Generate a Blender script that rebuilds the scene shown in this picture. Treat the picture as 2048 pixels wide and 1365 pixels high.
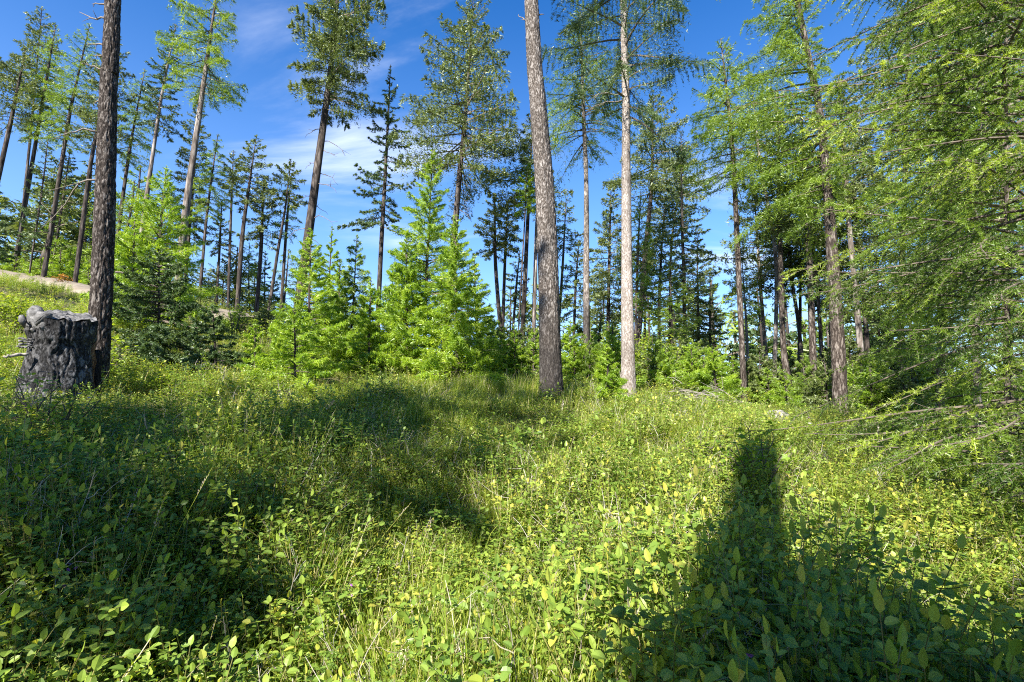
import bpy, math
import numpy as np

rad = math.radians
sc = bpy.context.scene
for o in list(bpy.data.objects):
    bpy.data.objects.remove(o)
C = sc.collection

# ------------------------------------------------------------------ camera, sky, sun, exposure
F, CX, CY, PITCH, EYE = 1000.0, 1024.0, 682.5, rad(6.5), 1.66
cam = bpy.data.cameras.new('camera')
cam.sensor_width = 36.0
cam.lens = 36.0 * F / 2048.0
cam.clip_start, cam.clip_end = 0.05, 20000.0
cam_ob = bpy.data.objects.new('camera', cam)
C.objects.link(cam_ob)
cam_ob.location = (0, 0, EYE)
cam_ob.rotation_euler = (rad(90) + PITCH, 0, 0)
sc.camera = cam_ob

SUN_EL, SUN_AZ = rad(38), rad(27)          # the sun stands behind the camera, over its left shoulder
S = np.array([-math.sin(SUN_AZ) * math.cos(SUN_EL), -math.cos(SUN_AZ) * math.cos(SUN_EL), math.sin(SUN_EL)])

world = bpy.data.worlds.new('World')
sc.world = world
world.use_nodes = True
nt = world.node_tree
nt.nodes.clear()
N, L = nt.nodes.new, nt.links.new


def nd(kind, **kw):
    n = N(kind)
    for k, v in kw.items():
        setattr(n, k, v)
    return n


sky = nd('ShaderNodeTexSky', sky_type='NISHITA', sun_disc=False)
sky.sun_elevation = SUN_EL
sky.sun_rotation = math.pi + SUN_AZ
sky.altitude = 1200
sky.air_density, sky.dust_density, sky.ozone_density = 1.0, 0.7, 3.0
hsv = nd('ShaderNodeHueSaturation')
hsv.inputs['Saturation'].default_value = 1.5
hsv.inputs['Hue'].default_value = 0.508
hsv.inputs['Value'].default_value = 1.0
L(sky.outputs[0], hsv.inputs['Color'])
tc = nd('ShaderNodeTexCoord')
sep = nd('ShaderNodeSeparateXYZ')
L(tc.outputs['Generated'], sep.inputs[0])


def wmath(op, a, b=None, clamp=False):
    n = nd('ShaderNodeMath', operation=op, use_clamp=clamp)
    for i, v in enumerate((a, b)):
        if v is None:
            continue
        if isinstance(v, (int, float)):
            n.inputs[i].default_value = v
        else:
            L(v, n.inputs[i])
    return n.outputs[0]


zc = wmath('MAXIMUM', sep.outputs[2], 0.03)
zc = wmath('ADD', zc, 0.12)
u = wmath('DIVIDE', sep.outputs[0], zc)
v = wmath('DIVIDE', sep.outputs[1], zc)
comb = nd('ShaderNodeCombineXYZ')
L(u, comb.inputs[0])
L(v, comb.inputs[1])
mp = nd('ShaderNodeMapping')
mp.inputs['Rotation'].default_value = (0, 0, rad(38))
mp.inputs['Scale'].default_value = (0.75, 1.9, 1)
mp.inputs['Location'].default_value = (4.37, 8.9, 0)
L(comb.outputs[0], mp.inputs[0])
n1 = nd('ShaderNodeTexNoise')
n1.inputs['Scale'].default_value = 1.1
n1.inputs['Detail'].default_value = 9
n1.inputs['Roughness'].default_value = 0.58
n1.inputs['Distortion'].default_value = 0.55
L(mp.outputs[0], n1.inputs[0])


def lobe(d, k):
    d = np.array(d, float)
    d /= np.linalg.norm(d)
    dp = nd('ShaderNodeVectorMath', operation='DOT_PRODUCT')
    nrm = nd('ShaderNodeVectorMath', operation='NORMALIZE')
    L(tc.outputs['Generated'], nrm.inputs[0])
    L(nrm.outputs[0], dp.inputs[0])
    dp.inputs[1].default_value = d
    return wmath('POWER', wmath('MAXIMUM', dp.outputs['Value'], 0.0), k)


def pix_dir(px, py):
    x, y = (px - CX) / F, (CY - py) / F
    c, s = math.cos(PITCH), math.sin(PITCH)
    return np.array([x, c - y * s, s + y * c])


# cloud banks in the sky: one to the left of the middle, thin veils elsewhere
bank = wmath('ADD', wmath('MULTIPLY', lobe(pix_dir(740, 310), 40), 0.22), wmath('MULTIPLY', lobe(pix_dir(520, 60), 120), 0.09))
bank = wmath('ADD', bank, wmath('MULTIPLY', lobe(pix_dir(1440, 420), 300), 0.10))
bank = wmath('ADD', bank, wmath('MULTIPLY', lobe(pix_dir(1640, 690), 22), 0.16))
cl = wmath('ADD', n1.outputs[0], bank)
mr = nd('ShaderNodeMapRange', interpolation_type='SMOOTHSTEP')
mr.inputs['From Min'].default_value = 0.60
mr.inputs['From Max'].default_value = 1.02
mr.inputs['To Max'].default_value = 0.8
L(cl, mr.inputs['Value'])
mix = nd('ShaderNodeMixRGB')
mix.inputs['Color2'].default_value = (5.6, 6.0, 6.7, 1)
L(mr.outputs[0], mix.inputs['Fac'])
# pale air towards the horizon, the same all round
air = nd('ShaderNodeMixRGB')
zz = wmath('SUBTRACT', 1.0, wmath('MAXIMUM', sep.outputs[2], 0.0))
L(wmath('MULTIPLY', wmath('POWER', zz, 3.0), 0.80), air.inputs['Fac'])
L(hsv.outputs[0], air.inputs['Color1'])
air.inputs['Color2'].default_value = (3.9, 5.2, 7.6, 1)
L(air.outputs[0], mix.inputs['Color1'])
bg = nd('ShaderNodeBackground')
bg.inputs['Strength'].default_value = 0.085
L(mix.outputs[0], bg.inputs['Color'])
out = nd('ShaderNodeOutputWorld')
L(bg.outputs[0], out.inputs['Surface'])

sun = bpy.data.lights.new('sun', 'SUN')
sun.energy = 5.0
sun.angle = rad(0.53)
sun.color = (1.0, 0.95, 0.86)
sun_ob = bpy.data.objects.new('sun', sun)
C.objects.link(sun_ob)
sun_ob.rotation_euler = (rad(90) - SUN_EL, 0, -SUN_AZ)
# a sun lamp shines along its local -Z; tilt it so that it comes from S
from mathutils import Vector
sun_ob.rotation_euler = Vector(S.tolist()).to_track_quat('Z', 'Y').to_euler()

sc.view_settings.view_transform = 'Standard'
sc.view_settings.look = 'None'
sc.view_settings.gamma = 1.0
sc.view_settings.use_curve_mapping = False
sc.view_settings.exposure = 1.65
sc.cycles.use_denoising = False          # keeps leaf and needle detail crisp
sc.cycles.filter_width = 1.1
sc.cycles.max_bounces = 6
sc.cycles.diffuse_bounces = 3
sc.cycles.transmission_bounces = 4
sc.cycles.glossy_bounces = 2


# ------------------------------------------------------------------ helpers
def pos(px, py, Y):
    d = pix_dir(px, py)
    return np.array([0, 0, EYE]) + d * (Y / d[1])


def tag(o, label=None, cat=None, group=None, kind=None):
    for k, v in (('label', label), ('category', cat), ('group', group), ('kind', kind)):
        if v:
            o[k] = v
    return o


def link(o, parent=None):
    C.objects.link(o)
    if parent is not None:
        o.parent = parent
    return o


def empty(name, loc):
    o = bpy.data.objects.new(name, None)
    o.empty_display_size = 0.2
    o.location = [float(c) for c in loc]
    return link(o)


def mesh_np(name, V, faces, mats, midx=None, tint=None, smooth=False, attrs=None):
    """faces: list of int arrays (n,3) or (n,4); midx/tint: one array over all faces"""
    me = bpy.data.meshes.new(name)
    V = np.asarray(V, np.float32)
    me.vertices.add(len(V))
    me.vertices.foreach_set('co', V.ravel())
    faces = [f for f in faces if len(f)]
    lt = np.concatenate([np.full(len(f), f.shape[1], np.int32) for f in faces])
    lv = np.concatenate([np.asarray(f, np.int32).ravel() for f in faces])
    me.loops.add(len(lv))
    me.loops.foreach_set('vertex_index', lv)
    me.polygons.add(len(lt))
    ls = np.zeros(len(lt), np.int32)
    ls[1:] = np.cumsum(lt)[:-1]
    me.polygons.foreach_set('loop_start', ls)
    me.polygons.foreach_set('loop_total', lt)
    for m in mats:
        me.materials.append(m)
    if midx is not None:
        me.polygons.foreach_set('material_index', np.asarray(midx, np.int32))
    me.polygons.foreach_set('use_smooth', np.full(len(lt), bool(smooth)))
    if tint is not None:
        a = me.attributes.new('tint', 'FLOAT', 'FACE')
        a.data.foreach_set('value', np.asarray(tint, np.float32))
    for k, arr in (attrs or {}).items():
        a = me.attributes.new(k, 'FLOAT', 'POINT')
        a.data.foreach_set('value', np.asarray(arr, np.float32))
    me.update()
    me.validate()
    return me


def obj(name, me, parent=None):
    return link(bpy.data.objects.new(name, me), parent)


class Geo:
    """collects pieces into one mesh"""
    def __init__(s):
        s.V, s.T, s.Q, s.tm, s.qm, s.tt, s.qt, s.n = [], [], [], [], [], [], [], 0

    def add(s, V, T=None, Q=None, m=0, tint=0.5):
        V = np.asarray(V, float).reshape(-1, 3)
        for f, A, B, D in ((T, s.T, s.tm, s.tt), (Q, s.Q, s.qm, s.qt)):
            if f is not None and len(f):
                f = np.asarray(f)
                A.append(f + s.n)
                B.append(np.full(len(f), m))
                D.append(np.broadcast_to(np.asarray(tint, float), (len(f),)))
        s.V.append(V)
        s.n += len(V)

    def build(s, name, mats, smooth=False, origin=(0, 0, 0)):
        V = np.concatenate(s.V) - np.asarray(origin, float)
        fs, mi, ti = [], [], []
        for A, B, D, k in ((s.T, s.tm, s.tt, 3), (s.Q, s.qm, s.qt, 4)):
            if A:
                fs.append(np.concatenate(A))
                mi.append(np.concatenate(B))
                ti.append(np.concatenate(D))
        return mesh_np(name, V, fs, mats, np.concatenate(mi), np.concatenate(ti), smooth)


def norm(a):
    return a / np.maximum(np.linalg.norm(a, axis=-1, keepdims=True), 1e-9)


def tube(P, R, k=6, cap=True):
    """tube along polyline P with radii R: verts, quads, tris"""
    P, R = np.asarray(P, float), np.asarray(R, float)
    n = len(P)
    T = norm(np.gradient(P, axis=0))
    ref = np.where(np.abs(T[:, 2:3]) > 0.9, np.array([[1.0, 0, 0]]), np.array([[0, 0, 1.0]]))
    if np.abs(T[:, 2]).mean() > 0.7:
        ref = np.repeat([[1.0, 0, 0]], n, 0)
    else:
        ref = np.repeat([[0, 0, 1.0]], n, 0)
    A = norm(np.cross(T, ref))
    B = np.cross(T, A)
    th = np.linspace(0, 2 * np.pi, k, endpoint=False)
    V = P[:, None] + R[:, None, None] * (np.cos(th)[None, :, None] * A[:, None] + np.sin(th)[None, :, None] * B[:, None])
    i, j = np.meshgrid(np.arange(n - 1), np.arange(k), indexing='ij')
    j2 = (j + 1) % k
    Q = np.stack([i * k + j, i * k + j2, (i + 1) * k + j2, (i + 1) * k + j], -1).reshape(-1, 4)
    V = V.reshape(-1, 3)
    Tt = []
    if cap:
        V = np.vstack([V, P[-1:], P[:1]])
        e = (n - 1) * k
        Tt = [[e + a, e + (a + 1) % k, n * k] for a in range(k)] + [[(a + 1) % k, a, n * k + 1] for a in range(k)]
    return V, Q, np.array(Tt)


def smooth_line(P, n):
    """Catmull-Rom resample by arc length"""
    P = np.asarray(P, float)
    if len(P) == 2:
        t = np.linspace(0, 1, n)[:, None]
        return P[0] * (1 - t) + P[1] * t
    Q = np.vstack([2 * P[0] - P[1], P, 2 * P[-1] - P[-2]])
    outp = []
    for i in range(1, len(Q) - 2):
        t = np.linspace(0, 1, 12, endpoint=False)[:, None]
        p0, p1, p2, p3 = Q[i - 1], Q[i], Q[i + 1], Q[i + 2]
        outp.append(0.5 * (2 * p1 + (p2 - p0) * t + (2 * p0 - 5 * p1 + 4 * p2 - p3) * t ** 2 + (3 * p1 - p0 - 3 * p2 + p3) * t ** 3))
    outp = np.vstack(outp + [P[-1:]])
    d = np.r_[0, np.cumsum(np.linalg.norm(np.diff(outp, axis=0), axis=1))]
    s = np.linspace(0, d[-1], n)
    return np.stack([np.interp(s, d, outp[:, k]) for k in range(3)], 1)


def vnoise(x, y, seed=0):
    """cheap value noise"""
    xi, yi = np.floor(x).astype(int), np.floor(y).astype(int)
    fx, fy = x - xi, y - yi
    fx, fy = fx * fx * (3 - 2 * fx), fy * fy * (3 - 2 * fy)

    def h(a, b):
        q = (a * 374761393 + b * 668265263 + seed * 974634777) & 0xFFFFFFFF
        q = ((q ^ (q >> 13)) * 1274126177) & 0xFFFFFFFF
        return ((q ^ (q >> 16)) & 0xFFFF) / 65535.0
    return (h(xi, yi) * (1 - fx) + h(xi + 1, yi) * fx) * (1 - fy) + (h(xi, yi + 1) * (1 - fx) + h(xi + 1, yi + 1) * fx) * fy


# ------------------------------------------------------------------ materials
def new_mat(name):
    m = bpy.data.materials.new(name)
    m.use_nodes = True
    m.node_tree.nodes.clear()
    return m, m.node_tree.nodes.new, m.node_tree.links.new


def ramp(N, stops):
    r = N('ShaderNodeValToRGB')
    e = r.color_ramp.elements
    while len(e) < len(stops):
        e.new(0.5)
    for el, (p, c) in zip(e, stops):
        el.position = p
        el.color = (*c, 1)
    return r


def leaf_mat(name, stops, trans=0.4, gloss=0.06, rough=0.45, inst=0.0, yellow=1.0):
    m, N, L = new_mat(name)
    at = N('ShaderNodeAttribute')
    at.attribute_name = 'tint'
    val = at.outputs['Fac']
    if inst:
        oi = N('ShaderNodeObjectInfo')
        ma = N('ShaderNodeMath')
        ma.operation = 'MULTIPLY_ADD'
        L(oi.outputs['Random'], ma.inputs[0])
        ma.inputs[1].default_value = inst
        mb = N('ShaderNodeMath')
        mb.operation = 'SUBTRACT'
        L(val, mb.inputs[0])
        mb.inputs[1].default_value = inst / 2
        L(mb.outputs[0], ma.inputs[2])
        val = ma.outputs[0]
    r = ramp(N, stops)
    L(val, r.inputs[0])
    d = N('ShaderNodeBsdfDiffuse')
    L(r.outputs[0], d.inputs[0])
    t = N('ShaderNodeBsdfTranslucent')
    g = N('ShaderNodeMixRGB')
    g.blend_type = 'MULTIPLY'
    g.inputs[0].default_value = 1
    g.inputs[2].default_value = (1.5 * yellow, 1.45, 0.55, 1)
    L(r.outputs[0], g.inputs[1])
    L(g.outputs[0], t.inputs[0])
    mx = N('ShaderNodeMixShader')
    mx.inputs[0].default_value = trans
    L(d.outputs[0], mx.inputs[1])
    L(t.outputs[0], mx.inputs[2])
    gl = N('ShaderNodeBsdfGlossy')
    gl.inputs['Roughness'].default_value = rough
    gl.inputs['Color'].default_value = (0.9, 0.95, 0.9, 1)
    m2 = N('ShaderNodeMixShader')
    m2.inputs[0].default_value = gloss
    L(mx.outputs[0], m2.inputs[1])
    L(gl.outputs[0], m2.inputs[2])
    o = N('ShaderNodeOutputMaterial')
    L(m2.outputs[0], o.inputs[0])
    return m


def wood_mat(name, c0, c1, c2, scale=14.0, stretch=0.22, bump=0.5, char=None):
    """bark: plates between darker cracks, pale flakes; object coordinates stretched up the trunk"""
    m, N, L = new_mat(name)
    tc = N('ShaderNodeTexCoord')
    mp = N('ShaderNodeMapping')
    mp.inputs['Scale'].default_value = (1, 1, stretch)
    L(tc.outputs['Object'], mp.inputs[0])
    v = N('ShaderNodeTexVoronoi')
    v.feature = 'DISTANCE_TO_EDGE'
    v.inputs['Scale'].default_value = scale
    n0 = N('ShaderNodeTexNoise')
    n0.inputs['Scale'].default_value = scale * 0.8
    n0.inputs['Detail'].default_value = 4
    L(mp.outputs[0], n0.inputs[0])
    mxv = N('ShaderNodeMixRGB')
    mxv.inputs[0].default_value = 0.14
    L(mp.outputs[0], mxv.inputs[1])
    L(n0.outputs['Color'], mxv.inputs[2])
    L(mxv.outputs[0], v.inputs[0])
    n1 = N('ShaderNodeTexNoise')
    n1.inputs['Scale'].default_value = scale * 3.2
    n1.inputs['Detail'].default_value = 5
    n1.inputs['Roughness'].default_value = 0.7
    L(mp.outputs[0], n1.inputs[0])
    r = ramp(N, [(0.32, c0), (0.52, c1), (0.70, c2)])
    ad = N('ShaderNodeMath')
    ad.operation = 'MULTIPLY_ADD'
    L(v.outputs['Distance'], ad.inputs[0])
    ad.inputs[1].default_value = 0.9
    sb = N('ShaderNodeMath')
    sb.operation = 'SUBTRACT'
    L(n1.outputs[0], sb.inputs[0])
    sb.inputs[1].default_value = 0.10
    L(sb.outputs[0], ad.inputs[2])
    L(ad.outputs[0], r.inputs[0])
    n2 = N('ShaderNodeTexNoise')
    n2.inputs['Scale'].default_value = 1.3
    n2.inputs['Detail'].default_value = 2
    L(tc.outputs['Object'], n2.inputs[0])
    r2 = ramp(N, [(0.3, (0.62, 0.60, 0.58)), (0.7, (1.15, 1.15, 1.15))])
    L(n2.outputs[0], r2.inputs[0])
    mu = N('ShaderNodeMixRGB')
    mu.blend_type = 'MULTIPLY'
    mu.inputs[0].default_value = 1
    L(r.outputs[0], mu.inputs[1])
    L(r2.outputs[0], mu.inputs[2])
    col = mu.outputs[0]
    if char:                               # fire scar that blackened the foot of the trunk
        sp = N('ShaderNodeSeparateXYZ')
        L(tc.outputs['Object'], sp.inputs[0])
        ma = N('ShaderNodeMath')
        ma.operation = 'MULTIPLY_ADD'
        L(n2.outputs[0], ma.inputs[0])
        ma.inputs[1].default_value = -1.4
        L(sp.outputs[2], ma.inputs[2])
        mrr = N('ShaderNodeMapRange')
        mrr.inputs['From Min'].default_value = char - 0.9
        mrr.inputs['From Max'].default_value = char - 0.3
        mrr.inputs['To Min'].default_value = 0.72
        mrr.inputs['To Max'].default_value = 0.0
        L(ma.outputs[0], mrr.inputs['Value'])
        mc = N('ShaderNodeMixRGB')
        L(mrr.outputs[0], mc.inputs[0])
        L(col, mc.inputs[1])
        mc.inputs[2].default_value = (0.018, 0.016, 0.015, 1)
        col = mc.outputs[0]
    b = N('ShaderNodeBump')
    b.inputs['Strength'].default_value = bump
    b.inputs['Distance'].default_value = 0.02
    L(ad.outputs[0], b.inputs['Height'])
    p = N('ShaderNodeBsdfPrincipled')
    p.inputs['Roughness'].default_value = 0.9
    p.inputs['Specular IOR Level'].default_value = 0.15
    L(col, p.inputs['Base Color'])
    L(b.outputs[0], p.inputs['Normal'])
    o = N('ShaderNodeOutputMaterial')
    L(p.outputs[0], o.inputs[0])
    return m


def simple_mat(name, stops, scale=8.0, bump=0.3, rough=0.9, detail=6):
    m, N, L = new_mat(name)
    tc = N('ShaderNodeTexCoord')
    n = N('ShaderNodeTexNoise')
    n.inputs['Scale'].default_value = scale
    n.inputs['Detail'].default_value = detail
    n.inputs['Roughness'].default_value = 0.65
    L(tc.outputs['Object'], n.inputs[0])
    r = ramp(N, stops)
    L(n.outputs[0], r.inputs[0])
    p = N('ShaderNodeBsdfPrincipled')
    p.inputs['Roughness'].default_value = rough
    p.inputs['Specular IOR Level'].default_value = 0.2
    L(r.outputs[0], p.inputs['Base Color'])
    b = N('ShaderNodeBump')
    b.inputs['Strength'].default_value = bump
    b.inputs['Distance'].default_value = 0.03
    L(n.outputs[0], b.inputs['Height'])
    L(b.outputs[0], p.inputs['Normal'])
    o = N('ShaderNodeOutputMaterial')
    L(p.outputs[0], o.inputs[0])
    return m


M = {
    'fir': leaf_mat('fir_needles', [(0.0, (0.045, 0.070, 0.022)), (0.5, (0.115, 0.155, 0.042)), (1.0, (0.23, 0.27, 0.085))], 0.3, 0.035),
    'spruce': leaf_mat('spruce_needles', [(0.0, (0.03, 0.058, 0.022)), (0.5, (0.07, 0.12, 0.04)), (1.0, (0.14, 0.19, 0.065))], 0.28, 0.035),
    'larch': leaf_mat('larch_needles', [(0.0, (0.07, 0.125, 0.016)), (0.5, (0.17, 0.265, 0.03)), (1.0, (0.30, 0.39, 0.05))], 0.45, 0.035),
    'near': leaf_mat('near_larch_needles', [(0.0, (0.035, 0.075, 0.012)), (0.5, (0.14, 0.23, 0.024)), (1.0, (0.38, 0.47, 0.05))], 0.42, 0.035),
    'young': leaf_mat('young_larch_needles', [(0.0, (0.09, 0.17, 0.014)), (0.5, (0.23, 0.36, 0.028)), (1.0, (0.42, 0.52, 0.05))], 0.48, 0.035),
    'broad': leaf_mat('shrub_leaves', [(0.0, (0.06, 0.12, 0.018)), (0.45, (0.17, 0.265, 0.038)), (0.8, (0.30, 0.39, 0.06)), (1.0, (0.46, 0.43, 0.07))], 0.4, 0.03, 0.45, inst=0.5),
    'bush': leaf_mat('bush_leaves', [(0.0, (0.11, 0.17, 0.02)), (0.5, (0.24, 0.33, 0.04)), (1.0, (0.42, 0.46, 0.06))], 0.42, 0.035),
    'bigleaf': leaf_mat('large_leaves', [(0.0, (0.08, 0.17, 0.02)), (0.5, (0.17, 0.29, 0.03)), (1.0, (0.32, 0.41, 0.05))], 0.45, 0.04, 0.4, inst=0.8),
    'grass': leaf_mat('grass_blades', [(0.0, (0.09, 0.15, 0.016)), (0.5, (0.25, 0.33, 0.032)), (0.85, (0.40, 0.43, 0.07)), (1.0, (0.58, 0.50, 0.24))], 0.45, 0.03, 0.45, inst=0.35),
    'rust': leaf_mat('rusty_leaves', [(0.0, (0.18, 0.09, 0.03)), (0.6, (0.38, 0.17, 0.05)), (1.0, (0.30, 0.28, 0.05))], 0.3, 0.03),
    'dry': leaf_mat('dry_stems', [(0.0, (0.16, 0.13, 0.10)), (0.6, (0.34, 0.29, 0.23)), (1.0, (0.50, 0.46, 0.40))], 0.05, 0.03, 0.6, inst=0.3),
    'stem': leaf_mat('green_stems', [(0.0, (0.10, 0.10, 0.03)), (1.0, (0.22, 0.20, 0.06))], 0.1, 0.04),
    'purple': leaf_mat('purple_petals', [(0.0, (0.16, 0.04, 0.30)), (1.0, (0.42, 0.14, 0.50))], 0.3, 0.02),
    'pink': leaf_mat('pink_petals', [(0.0, (0.55, 0.10, 0.28)), (1.0, (0.75, 0.25, 0.45))], 0.3, 0.02),
    'blue': leaf_mat('blue_petals', [(0.0, (0.06, 0.07, 0.45)), (1.0, (0.14, 0.16, 0.65))], 0.3, 0.02),
    'white': leaf_mat('white_petals', [(0.0, (0.6, 0.6, 0.52)), (1.0, (0.8, 0.8, 0.75))], 0.3, 0.02),
    'bark_dark': wood_mat('dark_furrowed_bark', (0.011, 0.009, 0.008), (0.044, 0.035, 0.03), (0.16, 0.144, 0.132), 20, 0.35, 0.7),
    'bark_mid': wood_mat('grey_brown_bark', (0.022, 0.018, 0.015), (0.112, 0.094, 0.081), (0.285, 0.262, 0.244), 22, 0.35, 0.7, char=1.35),
    'bark_pale': wood_mat('pale_scaly_bark', (0.102, 0.075, 0.06), (0.272, 0.238, 0.211), (0.408, 0.381, 0.36), 24, 0.30, 0.6),
    'bark_char': wood_mat('scorched_bark', (0.04, 0.032, 0.027), (0.16, 0.134, 0.116), (0.336, 0.308, 0.284), 20, 0.25, 0.6, char=2.6),
    'bark_brown': wood_mat('brown_ridged_bark', (0.017, 0.013, 0.011), (0.064, 0.05, 0.042), (0.195, 0.169, 0.15), 17, 0.22, 0.6),
    'bark_far': wood_mat('far_bark', (0.019, 0.015, 0.013), (0.056, 0.046, 0.04), (0.128, 0.11, 0.098), 9, 0.15, 0.4),
    'bark_far_pale': wood_mat('far_pale_bark', (0.065, 0.052, 0.045), (0.166, 0.14, 0.122), (0.288, 0.259, 0.238), 9, 0.15, 0.4),
    'twig': simple_mat('twig_bark', [(0.3, (0.06, 0.048, 0.038)), (0.7, (0.19, 0.155, 0.125))], 20, 0.2),
    'deadwood': simple_mat('dead_branch_bark', [(0.3, (0.09, 0.075, 0.06)), (0.7, (0.26, 0.22, 0.19))], 20, 0.2),
    'silver': simple_mat('weathered_dead_wood', [(0.3, (0.14, 0.12, 0.105)), (0.7, (0.36, 0.325, 0.285))], 16, 0.3),
    'stump': wood_mat('stump_wood', (0.01, 0.01, 0.01), (0.04, 0.04, 0.042), (0.136, 0.138, 0.144), 16, 0.5, 0.8),
    'stump_cut': simple_mat('grey_cut_wood', [(0.3, (0.05, 0.047, 0.045)), (0.55, (0.14, 0.137, 0.135)), (0.75, (0.27, 0.265, 0.26))], 22, 0.5),
    'rot': wood_mat('rotten_red_wood', (0.04, 0.02, 0.012), (0.16, 0.085, 0.045), (0.34, 0.22, 0.13), 30, 0.10, 0.7),
    'charred': wood_mat('burnt_wood', (0.006, 0.006, 0.006), (0.014, 0.013, 0.012), (0.04, 0.036, 0.033), 40, 0.12, 0.7),
    'soil': simple_mat('forest_floor', [(0.25, (0.05, 0.04, 0.024)), (0.5, (0.13, 0.115, 0.055)), (0.75, (0.22, 0.20, 0.09))], 6, 0.6, 0.95, 10),
    'dirt': simple_mat('dirt_road', [(0.25, (0.12, 0.10, 0.072)), (0.5, (0.21, 0.175, 0.13)), (0.75, (0.30, 0.26, 0.20))], 2.5, 0.6, 0.95, 10),
    'rock': simple_mat('pale_stone', [(0.3, (0.12, 0.11, 0.095)), (0.55, (0.26, 0.245, 0.22)), (0.75, (0.40, 0.385, 0.36))], 9, 0.8, 0.9, 9),
    'hill': simple_mat('far_slopes', [(0.3, (0.06, 0.085, 0.07)), (0.7, (0.14, 0.17, 0.14))], 0.004, 0.0),
}


# ------------------------------------------------------------------ terrain
def terrain(X, Y):
    X, Y = np.asarray(X, float), np.asarray(Y, float)
    Xs = 60 * np.tanh(X / 60)
    Yk = np.clip(Y, -400, 140)
    front = np.where(Yk > 0, 0.17 * Yk, 0.17 * 25 * np.tanh(Yk / 25))
    q = np.clip((np.hypot(X, Y) - 8) / 14, 0, 1)
    side = np.where(Xs < 0, -(0.075 + 0.075 * q * q * (3 - 2 * q)) * Xs, -0.085 * Xs)
    yc = np.interp(X, [-45, -21, -10, -4, 0, 5, 9, 20], [34, 27, 20, 16, 14.2, 13.2, 12.8, 13])
    g = np.interp(X, [-35, -16, -8, 0, 20], [0.13, 0.19, 0.30, 0.42, 0.46])
    d = np.clip((Yk - yc) / 1.5, -30, 90)
    e = front + side - g * 1.5 * np.log1p(np.exp(d))
    r = np.hypot(X, Y)
    b = (vnoise(X * 0.9 + 50, Y * 0.9 + 50, 3) - 0.5) * 0.16 + (vnoise(X * 0.31 + 9, Y * 0.31 + 70, 5) - 0.5) * 0.30
    return e + b * np.clip(r / 2.0, 0, 1)


ROAD = [(-44, 33.5), (-30, 27.2), (-23, 23.4), (-17, 20.4), (-12, 18.0), (-9.2, 17.6)]


def road_y(X):
    r = np.array(ROAD)
    return np.interp(X, r[:, 0], r[:, 1])


rr = np.r_[0, np.geomspace(0.35, 60, 150), np.geomspace(66, 9000, 40)]
th = np.linspace(0, 2 * np.pi, 289)[:-1]
nr, nth = len(rr) - 1, len(th)
Xg, Yg = rr[1:, None] * np.sin(th), rr[1:, None] * np.cos(th)
V = np.vstack([[[0, 0, float(terrain(0.0, 0.0))]], np.stack([Xg, Yg, terrain(Xg, Yg)], -1).reshape(-1, 3)])
i, j = np.meshgrid(np.arange(nr - 1), np.arange(nth), indexing='ij')
j2 = (j + 1) % nth
Q = np.stack([1 + i * nth + j, 1 + (i + 1) * nth + j, 1 + (i + 1) * nth + j2, 1 + i * nth + j2], -1).reshape(-1, 4)
T = np.array([[0, 1 + a, 1 + (a + 1) % nth] for a in range(nth)])
ground = obj('ground', mesh_np('ground', V, [T, Q], [M['soil']], smooth=True))
tag(ground, 'sloping forest floor rising from the camera to a crest', None, None, 'structure')

# the dirt road that crosses the slope at the upper left
xs = np.linspace(-44, -9.2, 120)
W = np.linspace(-1.7, 1.7, 9)
yc = road_y(xs)
GX, GY = np.broadcast_to(xs[:, None], (120, 9)), yc[:, None] + W[None] * 1.15
GZ = terrain(GX, GY) + 0.06 + 0.16 * (1 - (W / 1.7) ** 2)[None] + (vnoise(GX * 2.3 + 80, GY * 2.3 + 80, 8) - 0.5) * 0.12
GZ[:, 0] -= 0.3
GZ[:, -1] -= 0.3
V = np.stack([GX, GY, GZ], -1).reshape(-1, 3)
i, j = np.meshgrid(np.arange(119), np.arange(8), indexing='ij')
Q = np.stack([i * 9 + j, (i + 1) * 9 + j, (i + 1) * 9 + j + 1, i * 9 + j + 1], -1).reshape(-1, 4)
road = obj('dirt_road', mesh_np('dirt_road', V, [Q], [M['dirt']], smooth=True))
tag(road, 'pale dirt road bank crossing the slope behind the stump', None, None, 'structure')

# far slopes across the valley
a = np.linspace(0, 2 * np.pi, 181)[:-1]
prof = [(3400, -160), (3900, 20), (4300, 110), (4700, 150), (5200, 110), (6000, -160)]
V = []
for k, (r0, h0) in enumerate(prof):
    hh = h0 + (60 * np.sin(a * 5 + k) + 45 * np.sin(a * 11 + 2) + 25 * np.sin(a * 23)) * (0.0 if h0 < 0 else 0.7)
    V.append(np.stack([r0 * np.sin(a), r0 * np.cos(a), hh], -1))
V = np.concatenate(V)
i, j = np.meshgrid(np.arange(len(prof) - 1), np.arange(180), indexing='ij')
j2 = (j + 1) % 180
Q = np.stack([i * 180 + j, (i + 1) * 180 + j, (i + 1) * 180 + j2, i * 180 + j2], -1).reshape(-1, 4)
tag(obj('hills', mesh_np('hills', V, [Q], [M['hill']], smooth=True)), 'distant wooded slopes across the valley', None, None, 'structure')


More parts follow.
